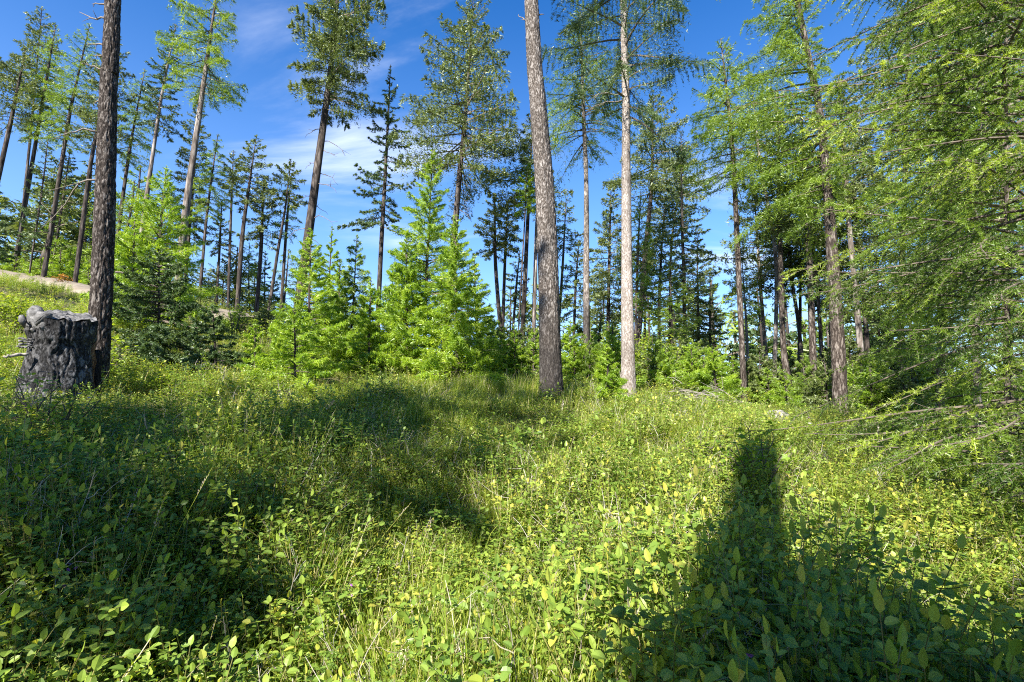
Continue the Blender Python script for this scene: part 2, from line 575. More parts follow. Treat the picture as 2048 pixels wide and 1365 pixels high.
# ------------------------------------------------------------------ bark relief for the trunks close to the camera
def worley(u, v, nu, seed):
    """u wraps at nu; returns F1, F2"""
    g = np.random.default_rng(seed)
    nv = int(v.max()) + 4
    jx, jy = g.random((nu, nv)), g.random((nu, nv))
    ui, vi = np.floor(u).astype(int), np.floor(v).astype(int) + 1
    v = v + 1
    f1 = np.full(u.shape, 9.0)
    f2 = np.full(u.shape, 9.0)
    for a in (-1, 0, 1):
        for b in (-1, 0, 1):
            cu, cv = (ui + a) % nu, np.clip(vi + b, 0, nv - 1)
            d = np.hypot(ui + a + jx[cu, cv] - u, vi + b + jy[cu, cv] - v)
            f2 = np.minimum(f2, np.maximum(f1, d))
            f1 = np.minimum(f1, d)
    return f1, f2


def trunk_np(P, R, segs, relief=None, seed=0, lump=0.03):
    n = len(P)
    th = np.linspace(0, 2 * np.pi, segs, endpoint=False)
    h = np.r_[0, np.cumsum(np.linalg.norm(np.diff(P, axis=0), axis=1))]
    H, TH = np.broadcast_to(h[:, None], (n, segs)), np.broadcast_to(th[None], (n, segs))
    g = np.random.default_rng(seed)
    ph = g.random(6) * 6.3
    rad_ = R[:, None] * (1 + lump * np.sin(2 * TH + ph[0] + 0.5 * H) + lump * np.sin(3 * TH + ph[1] - 0.9 * H) + 0.6 * lump * np.sin(5 * TH + ph[2] + 1.7 * H))
    # root flare
    flare = np.exp(-H / 0.28)
    rad_ = rad_ * (1 + flare * (0.30 + 0.18 * np.sin(4 * TH + ph[3]) + 0.08 * np.sin(7 * TH + ph[4])))
    if relief:
        cw, ch, depth = relief
        nu = max(8, int(2 * np.pi * R.mean() / cw))
        warp = vnoise(TH * 3, H * 6, seed) * 0.8
        f1, f2 = worley((TH / (2 * np.pi) * nu + warp) % nu, H / ch + warp, nu, seed)
        e = np.clip((f2 - f1) / 0.35, 0, 1)
        nu2 = nu * 3
        f1b, f2b = worley(TH / (2 * np.pi) * nu2 % nu2, H / ch * 2.6, nu2, seed + 1)
        rad_ = rad_ + depth * (e * e * (3 - 2 * e) - 0.6) + depth * 0.45 * (0.5 - f1b)
    V = np.stack([P[:, None, 0] + rad_ * np.cos(TH), P[:, None, 1] + rad_ * np.sin(TH), np.broadcast_to(P[:, None, 2], (n, segs))], -1).reshape(-1, 3)
    i, j = np.meshgrid(np.arange(n - 1), np.arange(segs), indexing='ij')
    j2 = (j + 1) % segs
    Q = np.stack([i * segs + j, i * segs + j2, (i + 1) * segs + j2, (i + 1) * segs + j], -1).reshape(-1, 4)
    return V, Q


# ------------------------------------------------------------------ conifers
KIND = {   # a0,a1: slope of branches at crown foot / tip; b droop; c upturn; wf twig length share; hang; vj vertical scatter; aspect of a tuft
    'fir':    dict(a=(-0.35, 0.75), b=0.12, c=0.12, wf=0.46, hang=0.30, vj=0.24, asp=0.26, nt=7, prof=lambda t: np.minimum(1.0, 1.22 * (1 - t) ** 0.72 + 0.02) * (0.72 + 0.28 * np.minimum(1, t * 4)), spb=1.0),
    'spruce': dict(a=(-0.30, 0.45), b=0.25, c=0.30, wf=0.30, hang=0.35, vj=0.12, asp=0.22, nt=8, prof=lambda t: np.minimum(1.0, 1.05 * (1 - t) ** 0.8 + 0.03), spb=1.0),
    'larch':  dict(a=(-0.15, 0.80), b=0.42, c=0.22, wf=0.46, hang=0.80, vj=0.18, asp=0.15, nt=12, prof=lambda t: np.minimum(1.0, 1.15 * (1 - t) ** 0.8 + 0.03) * (0.65 + 0.35 * np.minimum(1, t * 3)), spb=0.9),
    'young':  dict(a=(-0.05, 0.70), b=0.16, c=0.12, wf=0.40, hang=0.30, vj=0.20, asp=0.15, nt=14, prof=lambda t: np.minimum(1.0, 1.02 * (1 - t) ** 0.9 + 0.04), spb=0.9),
}


def crown_geo(g, kind, axis, R, Yd, nb, ntri, seed, onesided=None, fine=1.0, wood=True, tlen=None, gaps=0.0):
    K = KIND[kind]
    r = np.random.default_rng(seed)
    h = np.r_[0, np.cumsum(np.linalg.norm(np.diff(axis, axis=0), axis=1))]
    t = np.sort(np.clip((np.arange(nb) + r.random(nb) * 1.6) / nb, 0, 0.995))
    O = np.stack([np.interp(t * h[-1], h, axis[:, k]) for k in range(3)], 1)
    az = np.arange(nb) * 2.39996 + r.normal(0, 0.5, nb)
    Lb = R * K['prof'](t) * r.uniform(0.55, 1.15, nb)
    if gaps:
        Lb *= np.where(r.random(nb) < gaps, 0.45, 1.0)
    D = np.stack([np.cos(az), np.sin(az), np.zeros(nb)], 1)
    if onesided is not None:
        Lb *= 0.62 + 0.55 * np.clip(D @ np.array([*onesided, 0.0]), -0.6, 1)
    a = K['a'][0] + (K['a'][1] - K['a'][0]) * t ** 0.9 + r.normal(0, 0.10, nb)
    b = K['b'] * r.uniform(0.5, 1.5, nb)
    c = K['c'] * r.uniform(0.4, 1.4, nb)

    def at(idx, s):
        z = Lb[idx] * (a[idx] * s - b[idx] * s ** 2 + c[idx] * s ** 4)
        p = O[idx] + D[idx] * (Lb[idx] * s)[:, None]
        p[:, 2] += z
        return p
    if wood:
        ss = np.linspace(0, 0.95, 6)
        th = np.arange(3) * 2.0944
        idx = np.repeat(np.arange(nb), 6)
        P = at(idx, np.tile(ss, nb)).reshape(nb, 6, 3)
        rb = (0.012 + 0.010 * Lb)[:, None] * (1 - 0.85 * ss)[None] * min(1.0, R / 1.2 + 0.2)
        side = np.stack([-D[:, 1], D[:, 0], np.zeros(nb)], 1)
        up = np.array([0, 0, 1.0])
        Vw = P[:, :, None] + rb[:, :, None, None] * (np.cos(th)[None, None, :, None] * side[:, None, None] + np.sin(th)[None, None, :, None] * up)
        base = (np.arange(nb) * 18)[:, None, None]
        i, j = np.meshgrid(np.arange(5), np.arange(3), indexing='ij')
        q = np.stack([i * 3 + j, i * 3 + (j + 1) % 3, (i + 1) * 3 + (j + 1) % 3, (i + 1) * 3 + j], -1).reshape(1, 15, 4)
        g.add(Vw.reshape(-1, 3), None, (q + base).reshape(-1, 4), 1, 0.5)
    # needles
    n = int(ntri)
    w = Lb ** 1.5
    w /= w.sum()
    bi = r.choice(nb, n, p=w)
    ntw = K['nt']
    s = 0.10 + 0.90 * r.random(n) ** 0.75
    k = np.floor(s * ntw)
    side_s = np.where(r.random(n) < 0.5, -1.0, 1.0)
    hsh = np.modf(np.abs(np.sin(bi * 12.9898 + k * 78.233 + side_s * 37.7)) * 43758.5453)[0]   # one value per twig
    s_t = np.clip((k + 0.35 + 0.5 * hsh) / ntw, 0.06, 1.0)
    u = r.random(n) ** 0.85
    tw = K['wf'] * Lb[bi] * (1.12 - s_t) ** 0.7 * (0.55 + 0.75 * hsh) * np.minimum(1, 0.45 + 1.6 * s_t)
    dirv, sdv = D[bi], np.stack([-D[bi][:, 1], D[bi][:, 0], np.zeros(n)], 1)
    ang = 0.75 + 0.4 * (hsh - 0.5)
    tdir = sdv * (side_s * np.sin(ang))[:, None] + dirv * np.cos(ang)[:, None]
    p = at(bi, s_t) + tdir * (u * tw)[:, None]
    p[:, 2] += -K['hang'] * tw * u ** 1.6 * (0.4 + hsh) + r.normal(0, K['vj'], n) * tw
    slope = tdir.copy()
    slope[:, 2] += -K['hang'] * u * 0.9 + 0.25
    ln = (tlen if tlen else (0.040 + 0.0046 * Yd)) * fine * r.uniform(0.6, 1.35, n)
    d = norm(slope * 0.8 + r.normal(0, 0.55, (n, 3)))
    pe = norm(np.cross(d, r.normal(0, 1, (n, 3)))) * (ln * K['asp'] * 0.5)[:, None]
    p = p - d * (ln * 0.4)[:, None]
    Vt = np.stack([p - pe, p + pe, p + d * ln[:, None]], 1).reshape(-1, 3)
    bt = r.random(nb)
    tint = np.clip(0.5 + 0.40 * (bt[bi] - 0.5) + 0.35 * (hsh - 0.5) + r.normal(0, 0.14, n), 0, 1)
    g.add(Vt, np.arange(3 * n).reshape(-1, 3), None, 0, tint)


def dead_branch(root, O, az, length, rise, droop, r0, mat, seed, name='dead_branch', forks=2):
    r = np.random.default_rng(seed)
    g = Geo()
    s = np.linspace(0, 1, 7)
    D = np.array([math.cos(az), math.sin(az), 0])
    P = O + D * (length * s)[:, None]
    P[:, 2] += length * (rise * s - droop * s ** 2)
    P[1:] += r.normal(0, 0.025 * length, (6, 3))
    g.add(*[x if i == 0 else x for i, x in enumerate(tube(P, r0 * (1 - 0.8 * s), 5))][0:1], *[tube(P, r0 * (1 - 0.8 * s), 5)[2], tube(P, r0 * (1 - 0.8 * s), 5)[1]])
    for f in range(forks):
        k = r.integers(2, 6)
        q = P[k] + np.linspace(0, 1, 4)[:, None] * (D * 0.5 + r.normal(0, 0.5, 3)) * length * 0.28
        Vv, Qq, Tt = tube(q, r0 * 0.45 * np.linspace(1, 0.3, 4), 4)
        g.add(Vv, Tt, Qq)
    base = np.array(root.location)
    return obj(name, g.build(name, [mat], True, base), root)


def conifer(name, kind, Y, pts, tip, ybot, halfw, label, cat='tree', bark='bark_far', dens=0.30, nb=None, seed=0,
            segs=14, rings=26, relief=None, onesided=None, dead=(), group=None, gaps=0.0, leafmat=None, taper_top=True, tlen=None, lump=0.03):
    """pts: (px, py, width px) down the trunk, foot first, all at depth Y; the foot is sunk to the ground"""
    W = np.array([pos(p[0], p[1], Y) for p in pts])
    R = np.array([p[2] / 2 / F * Y * math.cos(math.atan((p[0] - CX) / F)) for p in pts])
    halfw = halfw * math.cos(math.atan((pts[0][0] - CX) / F)) ** 0.6
    # foot: follow the lowest stretch down to the terrain
    dvec = W[0] - W[1]
    dvec = dvec / max(-dvec[2], 0.05) * 0.6 if dvec[2] < 0 else np.array([0, 0, -1.0])
    dvec = np.array([dvec[0], 0, -1.0]) if dvec[2] == -1 else np.array([dvec[0] / -dvec[2], 0, -1.0])
    z0 = W[0][2]
    foot = W[0].copy()
    for _ in range(4):
        zt = float(terrain(foot[0], foot[1]))
        foot = W[0] + dvec * (z0 - zt)
        if z0 < zt:
            foot = W[0].copy()
            foot[2] = zt
            break
    tipw = pos(tip[0], tip[1], Y)
    start = foot - np.array([0, 0, 0.12])
    keep = [k for k in range(len(W)) if W[k][2] > foot[2] + 0.25]
    line = np.vstack([start] + [W[k] for k in keep] + [tipw])
    rads = np.r_[R[0] * (1.0 if not keep else 1.02), R[keep], max(0.006, 0.0006 * Y)]
    P = smooth_line(line, rings)
    hh = np.r_[0, np.cumsum(np.linalg.norm(np.diff(line, axis=0), axis=1))]
    ph = np.r_[0, np.cumsum(np.linalg.norm(np.diff(P, axis=0), axis=1))]
    RR = np.interp(ph, hh / hh[-1] * ph[-1], rads)
    root = empty(name, foot)
    tag(root, label, cat, group)
    Vv, Qq = trunk_np(P, RR, segs, relief, seed, lump)
    obj('trunk', mesh_np('trunk', Vv - foot, [Qq], [M[bark]], smooth=True), root)
    # crown
    zb = pos(pts[-1][0], ybot, Y)[2]
    if 'young' in name or 'low' in name:
        zb = min(zb, foot[2] + 0.12)
    sel = P[:, 2] >= zb
    ax = P[sel] if sel.sum() >= 2 else P[-3:]
    Hpx = (ax[-1][2] - ax[0][2]) / Y * F
    area = Hpx * halfw * 2 * 0.62
    n_b = int((nb or np.clip(Hpx / 4.2, 22, 110)) * 1.45)
    g = Geo()
    crown_geo(g, kind, ax, 1.45 * halfw / F * Y, Y, n_b, np.clip(area * dens * 2.1, 700, 60000), seed + 11, onesided, gaps=gaps, tlen=tlen)
    obj('crown', g.build('crown', [M[leafmat or kind], M['twig']], False, foot), root)
    for k, (px, py, az, ln, rise, droop) in enumerate(dead):
        O = pos(px, py, Y)
        dead_branch(root, O, az, ln, rise, droop, 0.014 + 0.0004 * Y, M['deadwood'], seed * 31 + k)
    return root


BEHIND = math.pi / 2
# --- the three trunks close to the camera, crowns above the picture
d_left = [(212, 38, 2.9, 0.62, 0.15, -0.25), (212, 8, 3.0, 0.25, 0.1, 0.0), (208, 92, 2.8, 0.42, 0.35, 0.0), (206, 140, 3.4, 0.30, 0.3, 0.1), (204, 112, 3.0, 0.16, 0.1, 0.0),
          (203, 200, 2.6, 0.30, 0.2, 0.1), (198, 265, 3.5, 0.55, 0.1, 0.5), (196, 360, 3.0, 0.9, 0.1, 0.9), (232, 545, 0.1, 0.12, 0.0, 0.0)]
conifer('larch_tree', 'larch', 7.2, [(192, 780, 46), (202, 600, 46), (208, 450, 45), (213, 300, 42), (219, 150, 38), (226, 0, 36)], (262, -1150), -330, 200,
        'dark furrowed trunk rising beside the old stump at left', bark='bark_dark', segs=124, rings=400, relief=(0.042, 0.15, 0.017), seed=3, nb=40, dens=0.12, dead=d_left)
conifer('larch_tree', 'larch', 9.0, [(1104, 790, 47), (1101, 700, 43), (1095, 513, 40), (1088, 359, 37), (1076, 205, 33), (1063, 0, 28)], (1030, -900), -330, 190,
        'thick grey brown trunk with scorched foot in the middle', bark='bark_mid', segs=124, rings=400, relief=(0.040, 0.13, 0.015), seed=5, nb=40, dens=0.12,
        dead=[(1055, 40, 2.3, 0.28, 0.9, 0.0), (1077, 30, 0.3, 0.12, 0.3, 0.0), (1096, 300, 0.2, 0.10, 0.2, 0.0)])
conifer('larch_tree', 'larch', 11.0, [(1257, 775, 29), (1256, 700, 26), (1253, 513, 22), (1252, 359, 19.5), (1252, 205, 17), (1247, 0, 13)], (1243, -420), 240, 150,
        'pale straight trunk lit white below a dark feathery crown', bark='bark_pale', segs=90, rings=400, relief=(0.026, 0.06, 0.006), seed=8, nb=54, dens=0.24, gaps=0.15, leafmat='spruce',  # darker spruce needles on this larch put the crown's shade into its colour
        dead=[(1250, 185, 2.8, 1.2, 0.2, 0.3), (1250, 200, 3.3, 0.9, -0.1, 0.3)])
conifer('larch_tree', 'larch', 15.0, [(1173, 735, 15), (1173, 600, 13), (1172, 359, 9.5), (1167, 220, 8)], (1160, 12), 300, 82,
        'slim straight larch with scorched foot left of the white trunk', bark='bark_char', segs=24, rings=90, seed=9, nb=70, dens=0.22)
conifer('larch_tree', 'larch', 11.5, [(1681, 815, 31), (1676, 700, 28.5), (1665, 520, 25), (1655, 380, 20), (1640, 230, 16), (1620, 130, 14), (1594, 0, 12)], (1560, -190), 440, 165,
        'large leaning larch with full bright crown at the right', bark='bark_brown', segs=90, rings=340, relief=(0.03, 0.09, 0.009), seed=12, nb=95, dens=0.36, onesided=(-0.75, 0.65))
conifer('larch_tree', 'larch', 13.5, [(1488, 780, 13), (1478, 560, 11.5), (1468, 350, 10), (1460, 240, 8)], (1441, 78), 380, 82,
        'slender larch with drooping crown right of the open sky', bark='bark_brown', segs=20, rings=70, seed=14, nb=60, dens=0.26)

# --- firs and larches that stand out against the sky
dd = [(642, 260 + 22 * k, (0.15 if k % 3 else 3.0) + 0.25 * math.sin(k * 2.1), 0.75 + 0.25 * math.sin(k * 1.7), 0.35, 0.75) for k in range(11)]
dd = [(612 + (667 - 612) * (503 - d[1]) / 416, *d[1:]) for d in dd]
conifer('fir_tree', 'fir', 19, [(611, 510, 19), (640, 300, 16), (667, 87, 11)], (688, -150), 225, 118,
        'tall leaning fir with bare lower trunk and hanging right bough', bark='bark_far', segs=20, rings=60, seed=21, nb=75, dens=0.34, dead=dd, onesided=(0.35, -0.2))
conifer('spruce_tree', 'spruce', 20, [(757, 605, 10), (763, 480, 9), (769, 380, 7.5), (776, 240, 5)], (781, 130), 455, 54,
        'thin ragged dark spruce standing alone against the cloud', bark='bark_far', seed=23, nb=60, dens=0.26, gaps=0.35, leafmat='spruce')
conifer('fir_tree', 'fir', 19, [(910, 457, 13), (920, 340, 11), (931, 230, 8)], (946, 2), 350, 98,
        'broad dense fir with rounded crown left of the thick trunk', bark='bark_far', segs=18, rings=50, seed=25, nb=95, dens=0.40,
        dead=[(914, 420 - 14 * k, 0.3 + 0.4 * math.sin(k), 0.6, 0.2, 0.9) for k in range(5)])
conifer('larch_tree', 'larch', 16, [(357, 560, 17), (372, 420, 16), (390, 290, 13), (418, 92, 9)], (440, -60), 190, 82,
        'leaning larch with pale bare trunk and bright tufted top', bark='bark_far_pale', segs=20, rings=60, seed=27, nb=46, dens=0.34,
        dead=[(413, 95, 3.4, 1.1, -0.3, 0.4)])

LEFT = [
    ('fir_tree', 'fir', 24, [(0, 340, 12), (22, 242, 11)], (52, 95), 260, 60, 'fir with the thickest leaning trunk at the left edge', 'bark_far', .34),
    ('fir_tree', 'fir', 28, [(40, 480, 8), (62, 260, 6)], (84, 14), 215, 48, 'tall dark topped fir highest at the far left', 'bark_far', .30),
    ('larch_tree', 'larch', 25, [(31, 523, 11), (58, 365, 10), (85, 205, 8)], (112, 48), 300, 50, 'larch whose light green top leans on the tall dark fir', 'bark_far', .32),
    ('larch_tree', 'larch', 24, [(97, 492, 12), (120, 350, 10), (141, 220, 8)], (180, 48), 290, 56, 'yellow green larch just left of the dark furrowed trunk', 'bark_far', .32),
    ('fir_tree', 'fir', 23, [(162, 477, 11), (185, 308, 9)], (236, 68), 300, 50, 'fir mostly hidden behind the dark furrowed trunk', 'bark_far', .34),
    ('larch_tree', 'larch', 25, [(233, 492, 9), (259, 303, 7)], (290, 138), 330, 46, 'soft green larch right of the dark furrowed trunk', 'bark_far', .32),
    ('fir_tree', 'spruce', 22, [(280, 492, 12), (297, 370, 10), (322, 200, 7)], (352, 48), 265, 44, 'irregular fir with a narrow ragged top left of the pale leaning larch', 'bark_far_pale', .30),
    ('fir_tree', 'fir', 27, [(372, 540, 8), (385, 380, 7)], (398, 186), 490, 36, 'dark fir directly behind the pale leaning larch', 'bark_far', .36),
    ('fir_tree', 'larch', 25, [(400, 585, 7), (415, 420, 6)], (436, 268), 445, 36, 'green larch just right of the pale leaning larch', 'bark_far', .36),
    ('fir_tree', 'fir', 28, [(457, 585, 6), (463, 400, 5)], (467, 302), 395, 21, 'thin small topped fir beside the paired dark firs', 'bark_far', .36),
    ('fir_tree', 'fir', 25, [(477, 580, 10), (484, 480, 9), (494, 400, 7)], (513, 272), 425, 40, 'dark straight fir with the tallest crown of the middle left clump', 'bark_far', .40),
    ('fir_tree', 'fir', 26, [(515, 595, 9), (523, 480, 8)], (527, 360), 490, 34, 'dead skirted fir right of the tallest dark fir', 'bark_far', .36),
    ('fir_tree', 'fir', 26, [(540, 606, 7), (556, 500, 6.5), (570, 420, 5)], (582, 322), 420, 32, 'fir with a smoothly leaning thin trunk on the skyline', 'bark_far', .40),
    ('larch_tree', 'larch', 27, [(564, 592, 7), (574, 440, 6)], (583, 350), 480, 26, 'thin trunk crossing just right of the leaning skyline fir', 'bark_far', .30),
    ('spruce_tree', 'spruce', 24, [(66, 500, 4), (84, 380, 4)], (96, 278), 490, 34, 'open branched slim spruce between the far left trunks', 'bark_far', .24),
    ('fir_tree', 'fir', 26, [(112, 490, 5), (126, 400, 5)], (140, 300), 440, 36, 'half hidden fir below the yellow green larch', 'bark_far', .30),
    ('larch_tree', 'larch', 24, [(250, 480, 5), (262, 420, 5)], (270, 360), 500, 34, 'short larch low behind the dark furrowed trunk', 'bark_far', .30),
    ('fir_tree', 'fir', 28, [(434, 590, 5), (440, 480, 5)], (444, 400), 510, 22, 'short fir under the thin small topped fir', 'bark_far', .30),
    ('fir_tree', 'spruce', 14, [(-40, 500, 9), (-34, 420, 8)], (-30, 330), 520, 62, 'dark bough clump cut by the left edge', 'bark_far', .30),
]
for k, (nm, kd, Y, pts, tip, yb, hw, lab, bk, dn) in enumerate(LEFT):
    conifer(nm, kd, Y, pts, tip, yb, hw, lab, bark=bk, dens=dn, seed=100 + 7 * k, segs=10, rings=24)

MID = [
    ('fir_tree', 'fir', 22, [(1044, 705, 10), (1050, 560, 9), (1056, 430, 7)], (1066, 235), 440, 64, 'broad dark fir partly hidden by the thick grey trunk', 'bark_far', .40),
    ('larch_tree', 'larch', 21, [(1066, 705, 9), (1070, 560, 8), (1074, 440, 7)], (1080, 330), 420, 26, 'thin pale trunk hugging the left side of the thick trunk', 'bark_far_pale', .30),
    ('larch_tree', 'young', 20, [(1046, 500, 3), (1050, 430, 3)], (1054, 315), 428, 24, 'bright green narrow larch top left of the thick trunk', 'bark_far', .50),
    ('fir_tree', 'fir', 24, [(1003, 680, 8), (996, 600, 8), (990, 500, 7)], (990, 388), 520, 34, 'pale sided fir with crooked foot left of the thick trunk', 'bark_far', .42),
    ('fir_tree', 'fir', 25, [(1006, 640, 7), (1010, 520, 6)], (1016, 400), 505, 28, 'slim fir right of the crooked footed fir', 'bark_far', .40),
    ('fir_tree', 'fir', 27, [(1026, 660, 5), (1032, 580, 5)], (1040, 500), 620, 22, 'small open fir in the gap left of the thick trunk', 'bark_far', .26),
    ('fir_tree', 'fir', 26, [(1118, 640, 6), (1126, 520, 5)], (1132, 400), 520, 36, 'slim blue green fir just right of the thick trunk', 'bark_far', .26),
    ('fir_tree', 'fir', 24, [(1148, 660, 6), (1152, 560, 5)], (1158, 480), 640, 34, 'low fir between the thick trunk and the slim larch', 'bark_far', .30),
    ('fir_tree', 'fir', 22, [(1216, 650, 8), (1218, 540, 7)], (1222, 375), 640, 44, 'dense fir filling the gap left of the white trunk', 'bark_far', .40),
    ('fir_tree', 'fir', 20, [(1283, 600, 11), (1293, 480, 10), (1303, 370, 8)], (1306, 195), 395, 76, 'yellowish fir with dark leaning trunk right of the white trunk', 'bark_brown', .34),
    ('fir_tree', 'fir', 23, [(1318, 700, 7), (1320, 560, 6)], (1330, 395), 560, 46, 'mid height dark fir right of the leaning dark trunk', 'bark_far', .40),
    ('larch_tree', 'spruce', 18, [(1370, 710, 9), (1368, 560, 8), (1364, 440, 6)], (1362, 262), 620, 50, 'open branched larch with long drooping arms beside the sky gap', 'bark_far', .22),
    ('fir_tree', 'fir', 22, [(1398, 720, 7), (1396, 620, 6)], (1394, 470), 690, 40, 'dark fir at the left edge of the sky gap', 'bark_far', .34),
    ('fir_tree', 'spruce', 21, [(1420, 715, 5), (1420, 640, 4)], (1420, 555), 712, 32, 'small dark fir lowest at the left edge of the sky gap', 'bark_far', .34),
    ('fir_tree', 'fir', 25, [(1340, 640, 6), (1344, 480, 5)], (1374, 285), 470, 50, 'olive fir rising behind the open branched larch', 'bark_far', .34),
    ('larch_tree', 'larch', 18, [(1270, 690, 5), (1276, 500, 5)], (1282, 380), 620, 40, 'thin larch behind the white trunk', 'bark_far', .26),
    ('fir_tree', 'fir', 24, [(1290, 640, 5), (1292, 560, 5)], (1296, 470), 640, 40, 'low dark fir behind the yellowish fir', 'bark_far', .34),
    ('larch_tree', 'larch', 17, [(1345, 715, 6), (1343, 640, 5)], (1340, 520), 690, 44, 'light green larch below the olive fir', 'bark_far', .28),
]
for k, (nm, kd, Y, pts, tip, yb, hw, lab, bk, dn) in enumerate(MID):
    conifer(nm, kd, Y, pts, tip, yb, hw, lab, bark=bk, dens=dn, seed=300 + 7 * k, segs=10, rings=24)

RIGHT = [
    ('fir_tree', 'fir', 18, [(1536, 765, 9), (1527, 650, 8), (1518, 533, 7)], (1508, 372), 600, 62, 'olive fir leaning left behind the slender larch', 'bark_far_pale', .36),
    ('larch_tree', 'larch', 16, [(1549, 760, 9), (1551, 513, 8), (1520, 323, 7)], (1505, 180), 330, 60, 'thin pale trunk bent left at its top', 'bark_far_pale', .28),
    ('larch_tree', 'fir', 14, [(1582, 800, 19), (1567, 700, 13), (1562, 560, 12), (1558, 390, 10)], (1556, 220), 480, 58, 'trunk with a curved flaring foot left of three straight trunks', 'bark_brown', .34),
    ('fir_tree', 'fir', 17, [(1612, 800, 9), (1597, 650, 8), (1580, 530, 7)], (1572, 370), 560, 48, 'thin trunk slanting left between the curved foot and a dark trunk', 'bark_far', .34),
    ('fir_tree', 'fir', 18, [(1597, 775, 9), (1600, 640, 7)], (1602, 430), 600, 44, 'dark crooked small trunk right of the curved foot', 'bark_far', .34),
    ('larch_tree', 'larch', 13.5, [(1629, 805, 16), (1622, 600, 14), (1611, 380, 11)], (1602, 200), 420, 62, 'dark straight trunk left of the large leaning larch', 'bark_brown', .34),
    ('fir_tree', 'fir', 16, [(1645, 795, 8), (1640, 650, 8), (1625, 470, 7)], (1616, 330), 560, 50, 'thin black trunk close right of the dark straight trunk', 'bark_far', .36),
    ('fir_tree', 'fir', 17, [(1664, 800, 8), (1660, 620, 6), (1656, 440, 5)], (1652, 280), 640, 40, 'thin trunk hidden behind the large leaning larch', 'bark_far', .34),
    ('fir_tree', 'fir', 15, [(1727, 760, 15), (1712, 600, 13), (1693, 390, 10)], (1676, 150), 420, 66, 'pale brown trunk just right of the large leaning larch', 'bark_far_pale', .34),
    ('fir_tree', 'fir', 16, [(1738, 770, 12), (1728, 600, 10)], (1706, 330), 640, 74, 'second trunk touching the pale brown trunk on its right', 'bark_far', .36),
    ('fir_tree', 'fir', 17, [(1800, 760, 15), (1805, 500, 13), (1812, 250, 9)], (1818, -160), 600, 120, 'big dark fir rising past the top behind the near larch', 'bark_far', .34),
    ('larch_tree', 'larch', 10, [(1880, 800, 20), (1884, 560, 18), (1890, 300, 15)], (1896, -300), 700, 150, 'larch trunk glimpsed behind the near hanging branches', 'bark_brown', .26),
    ('larch_tree', 'larch', 9, [(1955, 820, 18), (1952, 500, 16), (1968, 200, 13)], (1976, -380), 720, 150, 'thin pale larch trunk nearer the right edge', 'bark_far_pale', .24),
    ('fir_tree', 'fir', 13, [(2018, 800, 22), (2010, 420, 18), (1996, 200, 14)], (1980, -250), 650, 130, 'dark leaning trunk at the right edge behind hanging branches', 'bark_brown', .28),
    ('larch_tree', 'larch', 6.6, [(2016, 880, 15), (2014, 500, 11), (2012, 200, 8)], (2010, -260), 850, 230, 'bushy larch filling the right edge behind the near hanging branches', 'bark_brown', .20),
    ('fir_tree', 'spruce', 19, [(1760, 770, 5), (1758, 660, 4)], (1756, 520), 765, 40, 'thin dark spruce sapling right of the touching trunks', 'bark_far', .28),
    ('fir_tree', 'spruce', 18, [(1840, 790, 6), (1842, 640, 5)], (1842, 480), 770, 60, 'low spruce below the big dark fir', 'bark_far', .28),
    ('spruce_tree', 'spruce', 40, [(1469, 745, 2), (1469, 720, 2)], (1469, 690), 742, 7, 'tiny far spruce alone in the sky gap', 'bark_far', .8),
    ('larch_tree', 'larch', 17, [(1497, 770, 7), (1493, 660, 6)], (1484, 520), 640, 34, 'thin pale stem touching the right side of the slender larch', 'bark_far_pale', .20),
]
for k, (nm, kd, Y, pts, tip, yb, hw, lab, bk, dn) in enumerate(RIGHT):
    conifer(nm, kd, Y, pts, tip, yb, hw, lab, bark=bk, dens=dn, seed=500 + 7 * k, segs=12 if Y > 12 else 22, rings=30)

